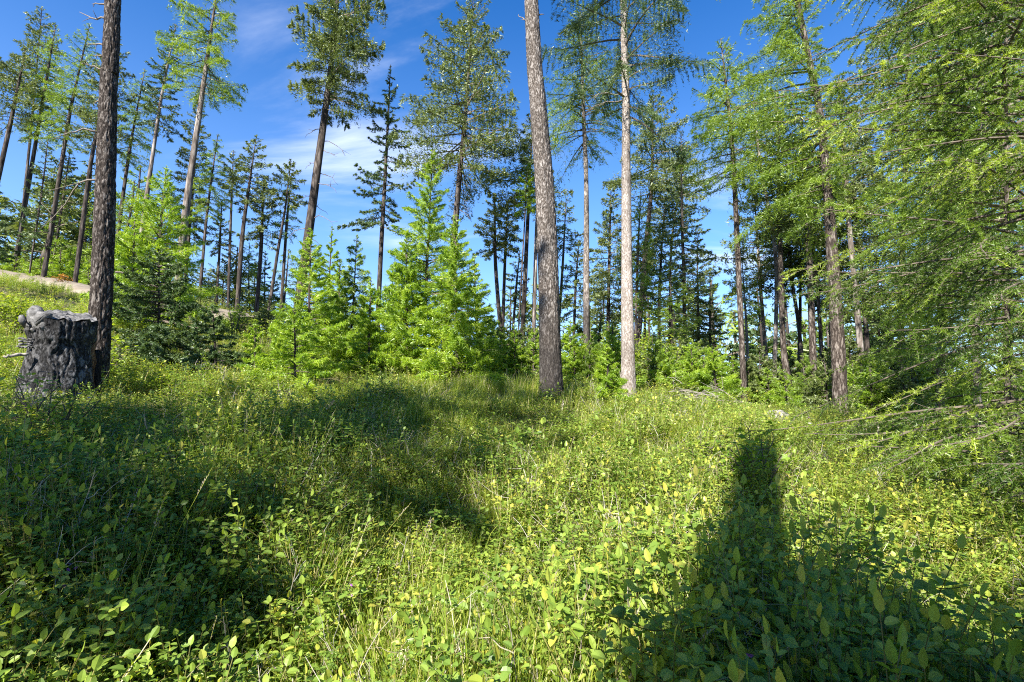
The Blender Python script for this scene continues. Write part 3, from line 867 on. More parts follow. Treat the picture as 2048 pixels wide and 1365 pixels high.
# --- young larches and low spruces of the middle distance
YOUNG = [
    ('young_larch', 'young', 11.5, [(848, 735, 9), (853, 560, 6)], (866, 300), 715, 88, 'tallest young larch in the middle with a pointed bright top', .42),
    ('young_larch', 'young', 10.5, [(914, 725, 7), (912, 600, 5)], (910, 432), 715, 72, 'young larch right of the tallest young larch', .42),
    ('young_larch', 'young', 11, [(815, 720, 6), (813, 600, 4)], (812, 468), 715, 58, 'young larch left of the tallest young larch', .42),
    ('young_larch', 'young', 12.5, [(955, 715, 5), (952, 620, 4)], (948, 510), 712, 40, 'small young larch on the right flank of the middle clump', .40),
    ('young_larch', 'young', 9.5, [(617, 692, 6), (619, 580, 5)], (622, 460), 690, 66, 'young larch with a straight dark stem left of the middle', .36),
    ('young_larch', 'young', 12, [(676, 690, 5), (678, 600, 4)], (680, 520), 685, 52, 'yellow green young larch right of the straight dark stem', .46),
    ('young_larch', 'larch', 12, [(700, 690, 5), (707, 600, 4)], (714, 472), 640, 46, 'young larch with a blue green spire top', .36),
    ('young_larch', 'young', 11, [(738, 700, 5), (740, 620, 4)], (742, 560), 690, 46, 'short young larch below the ragged dark spruce', .42),
    ('young_larch', 'young', 13, [(785, 690, 4), (785, 620, 4)], (786, 530), 690, 40, 'small larch between the short one and the middle clump', .42),
    ('young_larch', 'young', 13, [(655, 690, 5), (658, 580, 4)], (664, 455), 600, 44, 'dull green larch top behind the straight dark stem', .36),
    ('young_larch', 'young', 12.5, [(305, 640, 9), (318, 500, 7)], (332, 335), 610, 98, 'tall bright young larch left of the pale leaning trunk', .36),
    ('young_larch', 'young', 12, [(262, 640, 6), (266, 540, 5)], (270, 430), 620, 58, 'bright young larch just right of the dark furrowed trunk', .34),
    ('low_spruce', 'spruce', 9.5, [(318, 705, 8), (318, 620, 6)], (318, 500), 700, 112, 'low wide dark green spruce right of the furrowed trunk', .44),
    ('low_spruce', 'spruce', 8.5, [(430, 700, 5), (428, 660, 4)], (425, 612), 698, 66, 'short dark spruce right of the low wide spruce', .40),
    ('young_larch', 'young', 8.5, [(510, 705, 4), (510, 665, 3)], (510, 640), 703, 34, 'small larch seedling in shade left of the straight dark stem', .36),
    ('young_larch', 'young', 8.0, [(590, 745, 5), (590, 690, 4)], (588, 612), 742, 62, 'shaded green young larch in front of the straight dark stem', .34),
    ('young_larch', 'young', 9.5, [(1216, 770, 5), (1215, 730, 4)], (1213, 690), 768, 34, 'small bushy larch seedling left of the white trunk foot', .50),
    ('young_larch', 'young', 14, [(988, 715, 3), (987, 690, 3)], (986, 655), 713, 18, 'bright larch seedling left of the gap beside the thick trunk', .60),
    ('young_larch', 'young', 14, [(1030, 715, 3), (1029, 690, 3)], (1028, 648), 713, 20, 'bright larch seedling close left of the thick trunk', .60),
    ('young_larch', 'young', 14, [(1140, 720, 4), (1140, 690, 3)], (1141, 640), 718, 32, 'bright low larch right of the thick trunk', .60),
    ('young_larch', 'young', 13, [(1430, 765, 4), (1428, 740, 4)], (1424, 695), 764, 46, 'bright low larch behind the pile of dead branches', .60),
    ('young_larch', 'young', 13.5, [(1385, 760, 4), (1384, 735, 4)], (1382, 690), 758, 34, 'bright low larch left of the pile of dead branches', .50),
    ('young_larch', 'young', 15, [(1468, 770, 4), (1467, 750, 4)], (1465, 712), 768, 26, 'bright seedling larch at the foot of the slender larch', .50),
    ('young_fir', 'fir', 15, [(1520, 775, 4), (1520, 750, 4)], (1519, 690), 772, 34, 'low green fir right of the slender larch foot', .40),
    ('young_fir', 'fir', 16, [(1652, 790, 4), (1652, 760, 4)], (1652, 690), 788, 36, 'low green fir left of the large leaning larch foot', .40),
    ('young_fir', 'fir', 15, [(1700, 790, 4), (1700, 750, 4)], (1700, 660), 788, 30, 'low green fir right of the large leaning larch foot', .40),
    ('young_fir', 'spruce', 14, [(1782, 790, 4), (1782, 720, 4)], (1780, 600), 785, 56, 'blue green young fir under the big dark fir', .34),
    ('young_fir', 'fir', 18, [(1580, 780, 3), (1580, 750, 3)], (1580, 700), 775, 40, 'low fir behind the trunk with the curved foot', .36),
]
for k, (nm, kd, Y, pts, tip, yb, hw, lab, dn) in enumerate(YOUNG):
    conifer(nm, kd, Y, pts, tip, yb, hw, lab, bark='bark_far', dens=dn * 1.7, seed=700 + 7 * k, segs=8, rings=16,
            nb=int(np.clip((yb - tip[1]) / 3.4, 26, 110)))

# thicket above the dirt road
r = np.random.default_rng(91)
for k, px in enumerate([-20, 30, 78, 118, 150, 176, 100, 60, 8, 138]):
    Y = 24.5 + r.uniform(-0.6, 2.5)
    top = 470 + r.uniform(-10, 55)
    conifer('young_larch', 'young', Y, [(px, 580, 4), (px + 2, 545, 4)], (px + 4, top), 590, r.uniform(30, 42),
            'bright green young conifer in the thicket above the dirt road', bark='bark_far', dens=.55, seed=900 + k, segs=6, rings=12, nb=36,
            group='young conifers above the dirt road')
POOL = {}


def tree_copy(name, kind, px, Y, top, label, group, seed):
    """far and low conifers: one of a few built trees per kind, copied part by part and grown to size"""
    r = np.random.default_rng(seed)
    key = (name, kind)
    pool = POOL.setdefault(key, [])
    x = (px - CX) / F * Y
    want = pos(px, top, Y)[2] - float(terrain(x, Y))
    if want < 0.3:
        return
    if len(pool) < (3 if name == 'far_conifer' else 5):
        if name == 'far_conifer':
            yb = r.uniform(0.45, 0.8) * (740 - top) + top
            o = conifer(name, kind, Y, [(px, 720, 4.5), (px, (yb + top) / 2, 3.5)], (px + r.uniform(-3, 5), top), yb, r.uniform(0.10, 0.16) * (740 - top) + 9,
                        label, bark='bark_far', dens=.34, seed=seed, segs=6, rings=12, group=group)
        else:
            o = conifer(name, kind, Y, [(px, 790, 4), (px + 1, (top + 790) / 2, 3)], (px + 2, top), 778, r.uniform(28, 44), label, bark='bark_far', dens=.50,
                        seed=seed, segs=6, rings=12, nb=36, group=group)
        pool.append((o, want))
        return
    src, h = pool[r.integers(0, len(pool))]
    c = src.copy()
    C.objects.link(c)
    c['label'], c['group'] = label, group
    c.location = (x, Y, float(terrain(x, Y)))
    c.rotation_euler = (0, 0, r.uniform(0, 6.28))
    k = want / h
    c.scale = (k * r.uniform(.85, 1.2),) * 2 + (k,)
    for ch in src.children:
        d = ch.copy()
        C.objects.link(d)
        d.parent = c


# understory that closes the gaps low on the crest
UNDER = [(965, 1090, 9, 640, 'low bright conifer on the crest left of the thick trunk', 50), (1125, 1250, 9, 640, 'low conifer on the crest between thick and white trunk', 51),
         (1270, 1440, 14, 660, 'low conifer on the crest right of the white trunk', 52), (1495, 1770, 22, 700, 'low conifer between the trunks on the right crest', 53),
         (560, 800, 10, 610, 'low larch filling in behind the young larches', 54), (400, 560, 8, 590, 'small seedling conifer on the left crest', 55),
         (1790, 2060, 12, 690, 'low conifer behind the near hanging branches', 56)]
for x0, x1, n, top0, lab, s0 in UNDER:
    r = np.random.default_rng(s0)
    for k in range(n):
        px = x0 + (x1 - x0) * (k + r.random()) / n
        Y = np.interp(px, [400, 800, 1100, 1500, 2000], [16.5, 15, 14.5, 13.8, 13.2]) + r.uniform(-1.2, 1.6)
        top = top0 + r.uniform(0, 55)
        tree_copy('low_conifer', ('young', 'young', 'fir', 'larch')[r.integers(0, 4)], px, Y, top, lab, lab.replace('low', 'low green', 1) + 's', s0 * 70 + k)
# far conifers beyond the crest, too alike to tell apart
for grp, lab, x0, x1, n, t0, t1, s0 in (
        ('far conifers behind the left clearing', 'small far conifer beyond the crest at left of middle', 385, 560, 9, 470, 560, 40),
        ('far conifers behind the middle', 'small far conifer beyond the crest in the middle', 960, 1440, 16, 540, 650, 41),
        ('far conifers at right', 'small far conifer between the trunks at right', 1490, 1860, 16, 560, 700, 42),
        ('far conifers above the road', 'far conifer crown behind the trunks at far left', 10, 340, 10, 300, 470, 43)):
    r = np.random.default_rng(s0)
    for k in range(n):
        px = x0 + (x1 - x0) * (k + r.random()) / n
        top = r.uniform(t0, t1)
        Y = r.uniform(29, 40)
        tree_copy('far_conifer', ('fir', 'spruce', 'larch')[r.integers(0, 3)], px, Y, top, lab, grp, s0 * 50 + k)

# trees that stand behind the photographer and shade the clearing
def back_tree(kind, x, y, h, z_c, Rm, label, seed, ntri=9000, r0=0.2, nb=60, name='fir_tree', lean=(0, 0)):
    z = float(terrain(x, y))
    foot = np.array([x, y, z])
    P = smooth_line([foot - [0, 0, .1], foot + [lean[0] * .5, lean[1] * .5, h * 0.5], foot + [lean[0], lean[1], h]], 20)
    root = empty(name, foot)
    tag(root, label, 'tree')
    Vv, Qq = trunk_np(P, np.interp(np.linspace(0, 1, 20), [0, 1], [r0, 0.02 if nb else r0 * 0.7]), 14, None, seed)
    obj('trunk', mesh_np('trunk', Vv - foot, [Qq], [M['bark_brown']], smooth=True), root)
    if nb:
        g = Geo()
        crown_geo(g, kind, P[P[:, 2] >= z + z_c], Rm, 12, nb, ntri, seed, tlen=0.24)
        obj('crown', g.build('crown', [M[kind], M['twig']], False, foot), root)
    return root


back_tree('fir', -6.7, -3.4, 18.0, 1.6, 2.7, 'dense fir behind the camera to the left that shades the slope', 61, 25000, 0.22, 90)
back_tree('fir', -9.6, -4.6, 12.0, 1.4, 2.1, 'fir further left behind the camera that shades the stump', 62, 20000, 0.22, 80)
back_tree('larch', -1.72, -3.1, 9.5, 9, 1.0, 'bare broken trunk behind the camera that throws a shadow stripe', 63, 100, 0.25, 0, 'broken_snag')
back_tree('fir', -1.0, -2.8, 6.2, 2.0, 1.35, 'young fir close behind the camera to the right', 64, 13000, 0.12, 70)
back_tree('fir', 2.7, -2.2, 6.2, 1.3, 1.8, 'small fir behind the camera at the far right', 66, 10000, 0.12, 60)
back_tree('fir', 0.9, -3.0, 7.6, 2.2, 1.7, 'fir behind the camera shading the lower right corner', 65, 12000, 0.14, 60)


# ------------------------------------------------------------------ the near larch whose branches hang in from the right
def near_larch():
    r = np.random.default_rng(17)
    x, y = 4.75, 4.2
    foot = np.array([x, y, float(terrain(x, y))])
    root = empty('larch_tree', foot)
    tag(root, 'near larch at the right edge with long hanging needle branches', 'tree')
    P = smooth_line([foot - [0, 0, .1], foot + [0.05, 0, 3.5], foot + [0.1, 0.1, 8.5]], 40)
    Vv, Qq = trunk_np(P, np.linspace(0.13, 0.02, 40), 24, None, 5)
    obj('trunk', mesh_np('trunk', Vv - foot, [Qq], [M['bark_brown']], smooth=True), root)
    nbr = 112
    for k in range(nbr):
        g = Geo()
        f = (k + r.random()) / nbr
        z = 0.35 + 6.2 * f
        az = math.pi + r.normal(0, 0.85)          # mostly towards the clearing
        Lb = (2.35 - 1.0 * max(0, f - 0.6)) * r.uniform(0.55, 1.12)
        if z < 1.0:
            Lb *= 0.85
        s = np.linspace(0, 1, 10)
        D = np.array([math.cos(az), math.sin(az), 0])
        sd = np.array([-D[1], D[0], 0])
        a, b = r.uniform(-0.10, 0.35), r.uniform(0.15, 0.5)
        O = np.array([np.interp(z, P[:, 2] - foot[2], P[:, 0]), np.interp(z, P[:, 2] - foot[2], P[:, 1]), foot[2] + z])

        def at(q):
            p = O + D * (Lb * q)[:, None] + sd * (0.12 * Lb * np.sin(q * 3 + k))[:, None]
            p[:, 2] += Lb * (a * q - b * q ** 2 + 0.12 * q ** 4)
            return p
        Vb, Qb, Tb = tube(at(s), 0.014 * (1 - 0.85 * s) * (0.5 + 0.5 * Lb / 2), 5)
        g.add(Vb, Tb, Qb, 1, 0.5)
        ntw = int(15 * Lb / 1.8) + 4
        bt = r.random()
        for w in range(ntw):
            q = 0.10 + 0.90 * (w + r.random()) / ntw
            sg = 1 if w % 2 else -1
            tl = (0.62 * (1.15 - q) + 0.10) * r.uniform(0.5, 1.2) * min(1.0, Lb / 1.4)
            td = norm(D * 0.75 + sd * sg * r.uniform(0.4, 1.0) + np.array([0, 0, r.uniform(-0.55, 0.1)]))
            p0 = at(np.array([min(q, 1.0)]))[0]
            m = 7
            ss = np.linspace(0, 1, m)
            tp = p0 + td * (tl * ss)[:, None]
            tp[:, 2] -= tl * r.uniform(0.1, 0.55) * ss ** 2
            Vt, Qt, Tt = tube(tp, 0.0035 * (1 - 0.7 * ss), 3, False)
            g.add(Vt, None, Qt, 1, 0.6)
            nt_ = max(4, int(tl / 0.020))
            u = (np.arange(nt_) + r.random(nt_)) / nt_
            c = np.stack([np.interp(u, ss, tp[:, q2]) for q2 in range(3)], 1)
            nn = 8                             # needles of one tuft
            c = np.repeat(c, nn, 0)
            axis = td
            d = norm(r.normal(0, 1, (len(c), 3)) + axis * 0.7 + np.array([0, 0, 0.25]))
            ln = r.uniform(0.022, 0.042, len(c))
            pe = norm(np.cross(d, r.normal(0, 1, (len(c), 3)))) * 0.0032
            Vn = np.stack([c - pe, c + pe, c + d * ln[:, None]], 1).reshape(-1, 3)
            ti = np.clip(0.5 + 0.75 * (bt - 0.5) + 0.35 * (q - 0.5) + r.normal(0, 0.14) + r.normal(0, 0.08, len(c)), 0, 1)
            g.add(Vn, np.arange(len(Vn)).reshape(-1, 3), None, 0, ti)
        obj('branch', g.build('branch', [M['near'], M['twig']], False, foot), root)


near_larch()

# ------------------------------------------------------------------ stump
def stump():
    Y = 6.3
    c = pos(112, 800, Y)
    c[2] = float(terrain(c[0], c[1])) - 0.05
    top = pos(105, 632, Y)[2]
    H = top - c[2]
    root = empty('tree_stump', c)
    tag(root, 'broad weathered grey stump leaning against the dark furrowed trunk', 'stump')
    n, segs = 90, 180
    z = np.linspace(0, 1, n)
    R = np.interp(z, [0, 0.12, 0.45, 0.62, 0.74, 0.80, 1.0], [0.40, 0.365, 0.325, 0.295, 0.30, 0.325, 0.33])
    th = np.linspace(0, 2 * np.pi, segs, endpoint=False)
    Z, TH = np.meshgrid(z, th, indexing='ij')
    wz = vnoise(TH * 3, Z * 5, 2)
    f1, f2 = worley((TH / (2 * np.pi) * 30 + wz * 1.6) % 30, Z * 2.2 + wz, 30, 4)
    g1, g2 = worley((TH / (2 * np.pi) * 90 + 2 * wz) % 90, Z * 30, 90, 6)
    lumps = 0.045 * np.sin(3 * TH + 1) + 0.025 * np.sin(5 * TH + 1.5 * Z) + 0.05 * (vnoise(TH * 2.2 + 3, Z * 4, 12) - 0.5)
    rr_ = R[:, None] * (1 + lumps) + 0.024 * (np.clip((f2 - f1) / 0.5, 0, 1) - 0.5) + 0.010 * (0.5 - g1)
    rr_ *= 1 + np.exp(-Z / 0.1) * 0.16 * np.sin(5 * TH)
    tilt = (0.06 * np.sin(TH) - 0.075 * np.cos(TH)) + 0.035 * (vnoise(TH * 4, TH * 0 + 2, 9) - 0.5)
    zz = Z * (H + tilt * 1.0)
    V = np.stack([rr_ * np.cos(TH), rr_ * np.sin(TH), zz], -1).reshape(-1, 3)
    i, j = np.meshgrid(np.arange(n - 1), np.arange(segs), indexing='ij')
    j2 = (j + 1) % segs
    Q = np.stack([i * segs + j, i * segs + j2, (i + 1) * segs + j2, (i + 1) * segs + j], -1).reshape(-1, 4)
    obj('bark', mesh_np('bark', V, [Q], [M['stump']], smooth=True), root)
    # cut face with cracked rings
    k = 14
    rim = (n - 1) * segs
    fr = np.linspace(1.0, 0.0, k)
    rim_p = V[rim:rim + segs]
    cen = rim_p.mean(0)
    Vc = [cen + (rim_p - cen) * f + np.array([0, 0, 1]) * ((vnoise(th * 5, np.full(segs, f * 9), 3) - 0.5) * 0.05 + 0.004)[:, None] for f in fr[:-1]]
    Vc = np.concatenate(Vc + [cen[None]])
    i, j = np.meshgrid(np.arange(k - 2), np.arange(segs), indexing='ij')
    j2 = (j + 1) % segs
    Q = np.stack([i * segs + j, i * segs + j2, (i + 1) * segs + j2, (i + 1) * segs + j], -1).reshape(-1, 4)
    e = (k - 2) * segs
    T = np.array([[e + a, e + (a + 1) % segs, (k - 1) * segs] for a in range(segs)])
    obj('cut_face', mesh_np('cut_face', Vc, [Q, T], [M['stump_cut']], smooth=True), root)

    vr, vt = np.array([.74, .67, 0]), np.array([.67, -.74, 0])     # to the right of the stump, and towards the clearing

    def slab(name, p0, p1, w, t, mat, seed, wob=0.02):
        p0, p1 = [vr * q[0] + vt * -q[1] + np.array([0, 0, q[2]]) for q in (p0, p1)]
        g = Geo()
        r = np.random.default_rng(seed)
        s = np.linspace(0, 1, 10)
        P = np.asarray(p0) + (np.asarray(p1) - np.asarray(p0)) * s[:, None] + r.normal(0, wob, (10, 3))
        Vv, Qq, Tt = tube(P, w * np.interp(s, [0, .1, .6, 1], [.8, 1, .9, .55]) * r.uniform(.85, 1.1, 10), 9)
        ctr = P.mean(0)
        Vv = ctr + (Vv - ctr) * np.array([1, t / w, 1])
        g.add(Vv, Tt, Qq)
        return obj(name, g.build(name, [mat], True), root)
    slab('sawn_slab', (-0.269, -0.185, H - 0.0), (-0.168, -0.227, H - 0.26), 0.11, 0.07, M['stump_cut'], 3)
    slab('splinter', (-0.370, -0.118, H - 0.10), (-0.252, -0.168, H - 0.24), 0.04, 0.04, M['stump_cut'], 4)
    for q in range(4):
        slab('splinter', (-0.386, -0.134, H - 0.33 - 0.035 * q), (-0.260, -0.185, H - 0.34 - 0.03 * q), 0.014, 0.014, M['stump_cut'], 10 + q, 0.006)
    slab('rotten_strip', (0.290, -0.084, H - 0.24), (0.353, -0.118, 0.02), 0.03, 0.04, M['rot'], 5, 0.008)
    slab('charred_strip', (0.344, -0.050, H - 0.40), (0.395, -0.067, 0.02), 0.05, 0.05, M['charred'], 6, 0.008)
    slab('broken_branch', (-0.286, -0.252, H - 0.52), (-0.487, -0.286, H - 0.56), 0.022, 0.022, M['silver'], 7, 0.008)


stump()


# ------------------------------------------------------------------ stones, dead branches, logs
def stone(px, py, Y, sx, sy, sz, label, seed):
    c = pos(px, py, Y)
    c[2] = float(terrain(c[0], c[1])) + 0.06
    n, m = 26, 40
    ph, th = np.linspace(0.02, math.pi - 0.02, n), np.linspace(0, 2 * np.pi, m, endpoint=False)
    PH, TH = np.meshgrid(ph, th, indexing='ij')
    d = np.stack([np.sin(PH) * np.cos(TH), np.sin(PH) * np.sin(TH), np.cos(PH)], -1)
    r = np.random.default_rng(seed)
    k = np.ones(PH.shape)
    for _ in range(9):                       # broken facets
        nrm = norm(r.normal(0, 1, 3))
        k = np.minimum(k, 0.78 / np.maximum(d @ nrm, 0.05))
    k *= 1 + 0.08 * (vnoise(d[..., 0] * 5 + 9, d[..., 2] * 5 + d[..., 1] * 4 + 9, seed) - 0.5)
    V = (d * k[..., None] * np.array([sx, sy, sz])).reshape(-1, 3)
    i, j = np.meshgrid(np.arange(n - 1), np.arange(m), indexing='ij')
    j2 = (j + 1) % m
    Q = np.stack([i * m + j, (i + 1) * m + j, (i + 1) * m + j2, i * m + j2], -1).reshape(-1, 4)
    o = obj('boulder', mesh_np('boulder', V, [Q], [M['rock']], smooth=False))
    o.location = c.tolist()
    tag(o, label, 'boulder')


stone(1366, 830, 8.6, 0.19, 0.16, 0.22, 'pale boulder in the grass below the pile of dead branches', 4)
stone(1552, 815, 10.6, 0.30, 0.2, 0.24, 'pale boulder at the curved foot of a trunk', 5)


def stick(name, P, r0, mat, label=None, cat=None, root=None, seed=0, forks=0, group=None):
    r = np.random.default_rng(seed)
    g = Geo()
    P = smooth_line(P, 9) + r.normal(0, r0 * 0.9, (9, 3))
    base = P[0].copy()
    Vv, Qq, Tt = tube(P, np.linspace(r0, r0 * 0.35, 9), 5)
    g.add(Vv, Tt, Qq)
    Ls = np.linalg.norm(P[-1] - P[0])
    for f in range(forks):
        k = r.integers(2, 8)
        q = P[k] + np.linspace(0, 1, 4)[:, None] * (norm((P[-1] - P[0])[None])[0] * 0.6 + r.normal(0, 0.5, 3)) * Ls * 0.3
        Vv, Qq, Tt = tube(q, r0 * 0.5 * np.linspace(1, 0.4, 4), 4)
        g.add(Vv, Tt, Qq)
    if root is not None:
        return obj(name, g.build(name, [mat], True, np.array(root.location)), root)
    o = obj(name, g.build(name, [mat], True, base))
    o.location = base.tolist()
    return tag(o, label, cat, group)


bp = pos(1392, 765, 11.2)
bp[2] = float(terrain(bp[0], bp[1]))
pile = empty('brush_pile', bp)
tag(pile, 'tangled pile of grey dead branches beside the bright low larches', 'brush pile')
r = np.random.default_rng(5)
for k in range(46):
    c = bp + np.array([r.normal(0, 0.42), r.normal(0, 0.3), r.uniform(0.05, 0.42)])
    az, el = r.uniform(0, 6.28), r.uniform(-0.15, 0.65)
    ln = r.uniform(0.35, 1.1)
    d = np.array([math.cos(az) * math.cos(el), math.sin(az) * math.cos(el), math.sin(el)])
    stick('dead_stick', [c - d * ln / 2, c + np.array([0, 0, 0.06 * ln]), c + d * ln / 2], r.uniform(0.006, 0.014), M['silver'], root=pile, seed=k, forks=2)
for (pa, pb, Y, lab) in (((1228, 725), (1246, 765), 11.6, 'thin pale dead pole leaning right of the white trunk'),
                         ((1335, 755), (1365, 768), 11.0, 'fallen grey branch lying left of the brush pile')):
    A, B = pos(*pa, Y), pos(*pb, Y)
    stick('dead_branch', [B, (A + B) / 2 + np.array([0.02, 0, 0.03]), A], 0.010, M['silver'], lab, 'dead branch', seed=int(pa[0]), forks=1)

# ------------------------------------------------------------------ plant prototypes for the ground cover
def leaf_geo(g, base, d, nrm, ln, wd, m, tint, fold=0.25, curl=0.15):
    """one ovate leaf, folded on its midrib: 8 triangles"""
    d, nrm = norm(d), norm(nrm)
    sd = norm(np.cross(d, nrm))
    nrm = np.cross(sd, d)
    ts = np.array([0, 0.22, 0.55, 0.85, 1.0])
    ws = np.array([0.0, 0.42, 0.5, 0.26, 0.0])
    mid = base + d * (ln * ts)[:, None] - nrm * (curl * ln * ts ** 2)[:, None]
    Lf = mid[1:4] + (sd * wd + nrm * wd * fold) * ws[1:4, None]
    Rt = mid[1:4] + (-sd * wd + nrm * wd * fold) * ws[1:4, None]
    V = np.vstack([mid, Lf, Rt])
    Q = [[1, 2, 6, 5], [2, 3, 7, 6], [2, 1, 8, 9], [3, 2, 9, 10]]
    T = [[0, 1, 5], [1, 0, 8], [3, 4, 7], [4, 3, 10]]
    g.add(V, np.array(T), np.array(Q), m, tint)


def lobed_leaf(g, base, d, nrm, size, m, tint):
    d, nrm = norm(d), norm(nrm)
    sd = norm(np.cross(d, nrm))
    nrm = np.cross(sd, d)
    a = np.array([0, 25, 42, 62, 82, 110, 140, 180, 220, 250, 278, 298, 318, 335]) * math.pi / 180
    rr_ = np.array([1.0, .62, .58, .9, .56, .6, .35, .12, .35, .6, .56, .9, .58, .62])
    c = base + d * size * 0.35
    V = np.vstack([c[None], c + size * 0.62 * (np.cos(a)[:, None] * d + np.sin(a)[:, None] * sd) * rr_[:, None] + nrm * (np.abs(np.sin(a)) * size * 0.10 - rr_ * 0.08 * size)[:, None]])
    n = len(a)
    g.add(V, np.array([[0, 1 + q, 1 + (q + 1) % n] for q in range(n)]), None, m, tint)


def proto_shrub(seed, h=0.5, nst=8, leaf=0.036, spread=0.26, m='broad', lean=0.5):
    r = np.random.default_rng(seed)
    g = Geo()
    for s in range(nst):
        az, rd = r.uniform(0, 6.28), spread * math.sqrt(r.random())
        b = np.array([rd * math.cos(az), rd * math.sin(az), -0.03])
        hh = h * r.uniform(0.55, 1.1)
        tipv = b + np.array([math.cos(az) * lean * hh * r.uniform(0, 1), math.sin(az) * lean * hh * r.uniform(0, 1), hh])
        P = smooth_line([b, (b + tipv) / 2 + r.normal(0, 0.03, 3), tipv], 7)
        Vv, Qq, Tt = tube(P, np.linspace(0.0032, 0.0012, 7), 3, False)
        g.add(Vv, None, Qq, 1, r.random())
        lines = [(P, 0.30)]
        for b2 in range(r.integers(2, 5)):
            k = r.integers(2, 6)
            e = P[k] + np.array([*r.normal(0, 0.09, 2), r.uniform(0.02, 0.11)]) * (h / 0.5)
            Q2 = smooth_line([P[k], (P[k] + e) / 2 + r.normal(0, .008, 3), e], 5)
            Vv, Qq, Tt = tube(Q2, np.linspace(0.002, 0.0009, 5), 3, False)
            g.add(Vv, None, Qq, 1, r.random())
            lines.append((Q2, 0.1))
        st = r.normal(0, 0.10)
        for (P2, s0) in lines:
            nl = max(3, int(np.linalg.norm(P2[-1] - P2[0]) * (1 - s0) / (leaf * 0.85)))
            for k in range(nl):
                f = s0 + (1 - s0) * (k + 0.6) / nl
                p = np.array([np.interp(f, np.linspace(0, 1, len(P2)), P2[:, q]) for q in range(3)])
                az2 = k * 1.57 + r.uniform(-.4, .4)
                for sg in (0, math.pi):
                    if r.random() < 0.12:
                        continue
                    dd_ = np.array([math.cos(az2 + sg), math.sin(az2 + sg), r.uniform(-0.15, 0.55)])
                    nn = np.array([0, 0, 1.0]) + r.normal(0, 0.30, 3)
                    ls = leaf * r.uniform(0.65, 1.25) * (1.1 - 0.45 * f)
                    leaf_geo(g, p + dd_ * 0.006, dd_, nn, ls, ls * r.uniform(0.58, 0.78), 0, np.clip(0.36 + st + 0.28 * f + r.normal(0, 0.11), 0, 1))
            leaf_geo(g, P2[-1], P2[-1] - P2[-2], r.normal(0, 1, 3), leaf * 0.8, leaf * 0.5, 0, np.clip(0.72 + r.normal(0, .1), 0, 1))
    return bpy.data.objects.new('shrub', g.build('shrub', [M[m], M['stem']], False))


def proto_grass(seed, n=70, h=0.42, spread=0.16, w=0.0032):
    r = np.random.default_rng(seed)
    az, rd = r.uniform(0, 6.28, n), spread * np.sqrt(r.random(n))
    b = np.stack([rd * np.cos(az), rd * np.sin(az), np.full(n, -0.02)], 1)
    hh = h * r.uniform(0.45, 1.1, n)
    az2 = az + r.normal(0, 1.0, n)
    ln = hh * r.uniform(0.05, 0.65, n)
    d = np.stack([np.cos(az2), np.sin(az2), np.zeros(n)], 1)
    sd = np.stack([-d[:, 1], d[:, 0], np.zeros(n)], 1) * np.cos(r.uniform(0, 6.28, n))[:, None] + d * 0.3
    sd = norm(sd)
    ss = np.array([0, .35, .7, 1.0])
    ws = np.array([1, 1, .7, 0.0]) * w
    V = []
    for s, ww in zip(ss, ws):
        c = b + d * (ln * s ** 2.2)[:, None]
        c[:, 2] += hh * (s - 0.22 * s ** 3 * (ln / hh))
        V += [c - sd * ww, c + sd * ww] if ww > 0 else [c]
    V = np.stack(V, 1)                       # n,7,3
    o = (np.arange(n) * 7)[:, None]
    Q = np.concatenate([o + np.array([[0, 1, 3, 2]]), o + np.array([[2, 3, 5, 4]])])
    T = o + np.array([[4, 5, 6]])
    tint = np.clip(r.normal(0.48, 0.16, n), 0, 1)
    tint[r.random(n) < 0.10] = 1.0
    g = Geo()
    g.add(V.reshape(-1, 3), T, None, 0, tint)
    g.n -= n * 7
    g.V.pop()
    g.add(V.reshape(-1, 3), None, Q, 0, np.r_[tint, tint])
    return bpy.data.objects.new('grass_tuft', g.build('grass_tuft', [M['grass']], False))


def proto_vetch(seed, n=9, h=0.42, bloom=0):
    r = np.random.default_rng(seed)
    g = Geo()
    for s in range(n):
        az = r.uniform(0, 6.28)
        b = np.array([*(r.normal(0, .08, 2)), -0.02])
        tipv = b + np.array([math.cos(az) * .22, math.sin(az) * .22, h * r.uniform(.6, 1.1)])
        P = smooth_line([b, (b + tipv) / 2 + r.normal(0, .03, 3), tipv], 6)
        Vv, Qq, Tt = tube(P, np.full(6, 0.0014), 3, False)
        g.add(Vv, None, Qq, 1, 0.5)
        for k in range(5):
            f = 0.35 + 0.15 * k
            p = np.array([np.interp(f, np.linspace(0, 1, 6), P[:, q]) for q in range(3)])
            a2 = r.uniform(0, 6.28)
            D = norm(np.array([math.cos(a2), math.sin(a2), r.uniform(-.1, .4)]))
            sd = np.array([-D[1], D[0], 0])
            for q in range(7):
                for sg in (-1, 1):
                    leaf_geo(g, p + D * (0.014 * (q + 1)), sd * sg + D * 0.5, np.array([0, 0, 1.]) + r.normal(0, .2, 3), 0.020, 0.009, 0, np.clip(r.normal(.5, .12), 0, 1))
        if s < bloom:
            for q in range(9):
                p = P[-1] + r.normal(0, .012, 3) + np.array([0, 0, 0.012 * q * .6])
                leaf_geo(g, p, r.normal(0, 1, 3), r.normal(0, 1, 3), 0.014, 0.009, 2, r.random())
    return bpy.data.objects.new('vetch', g.build('vetch', [M['broad'], M['stem'], M['purple']], False))


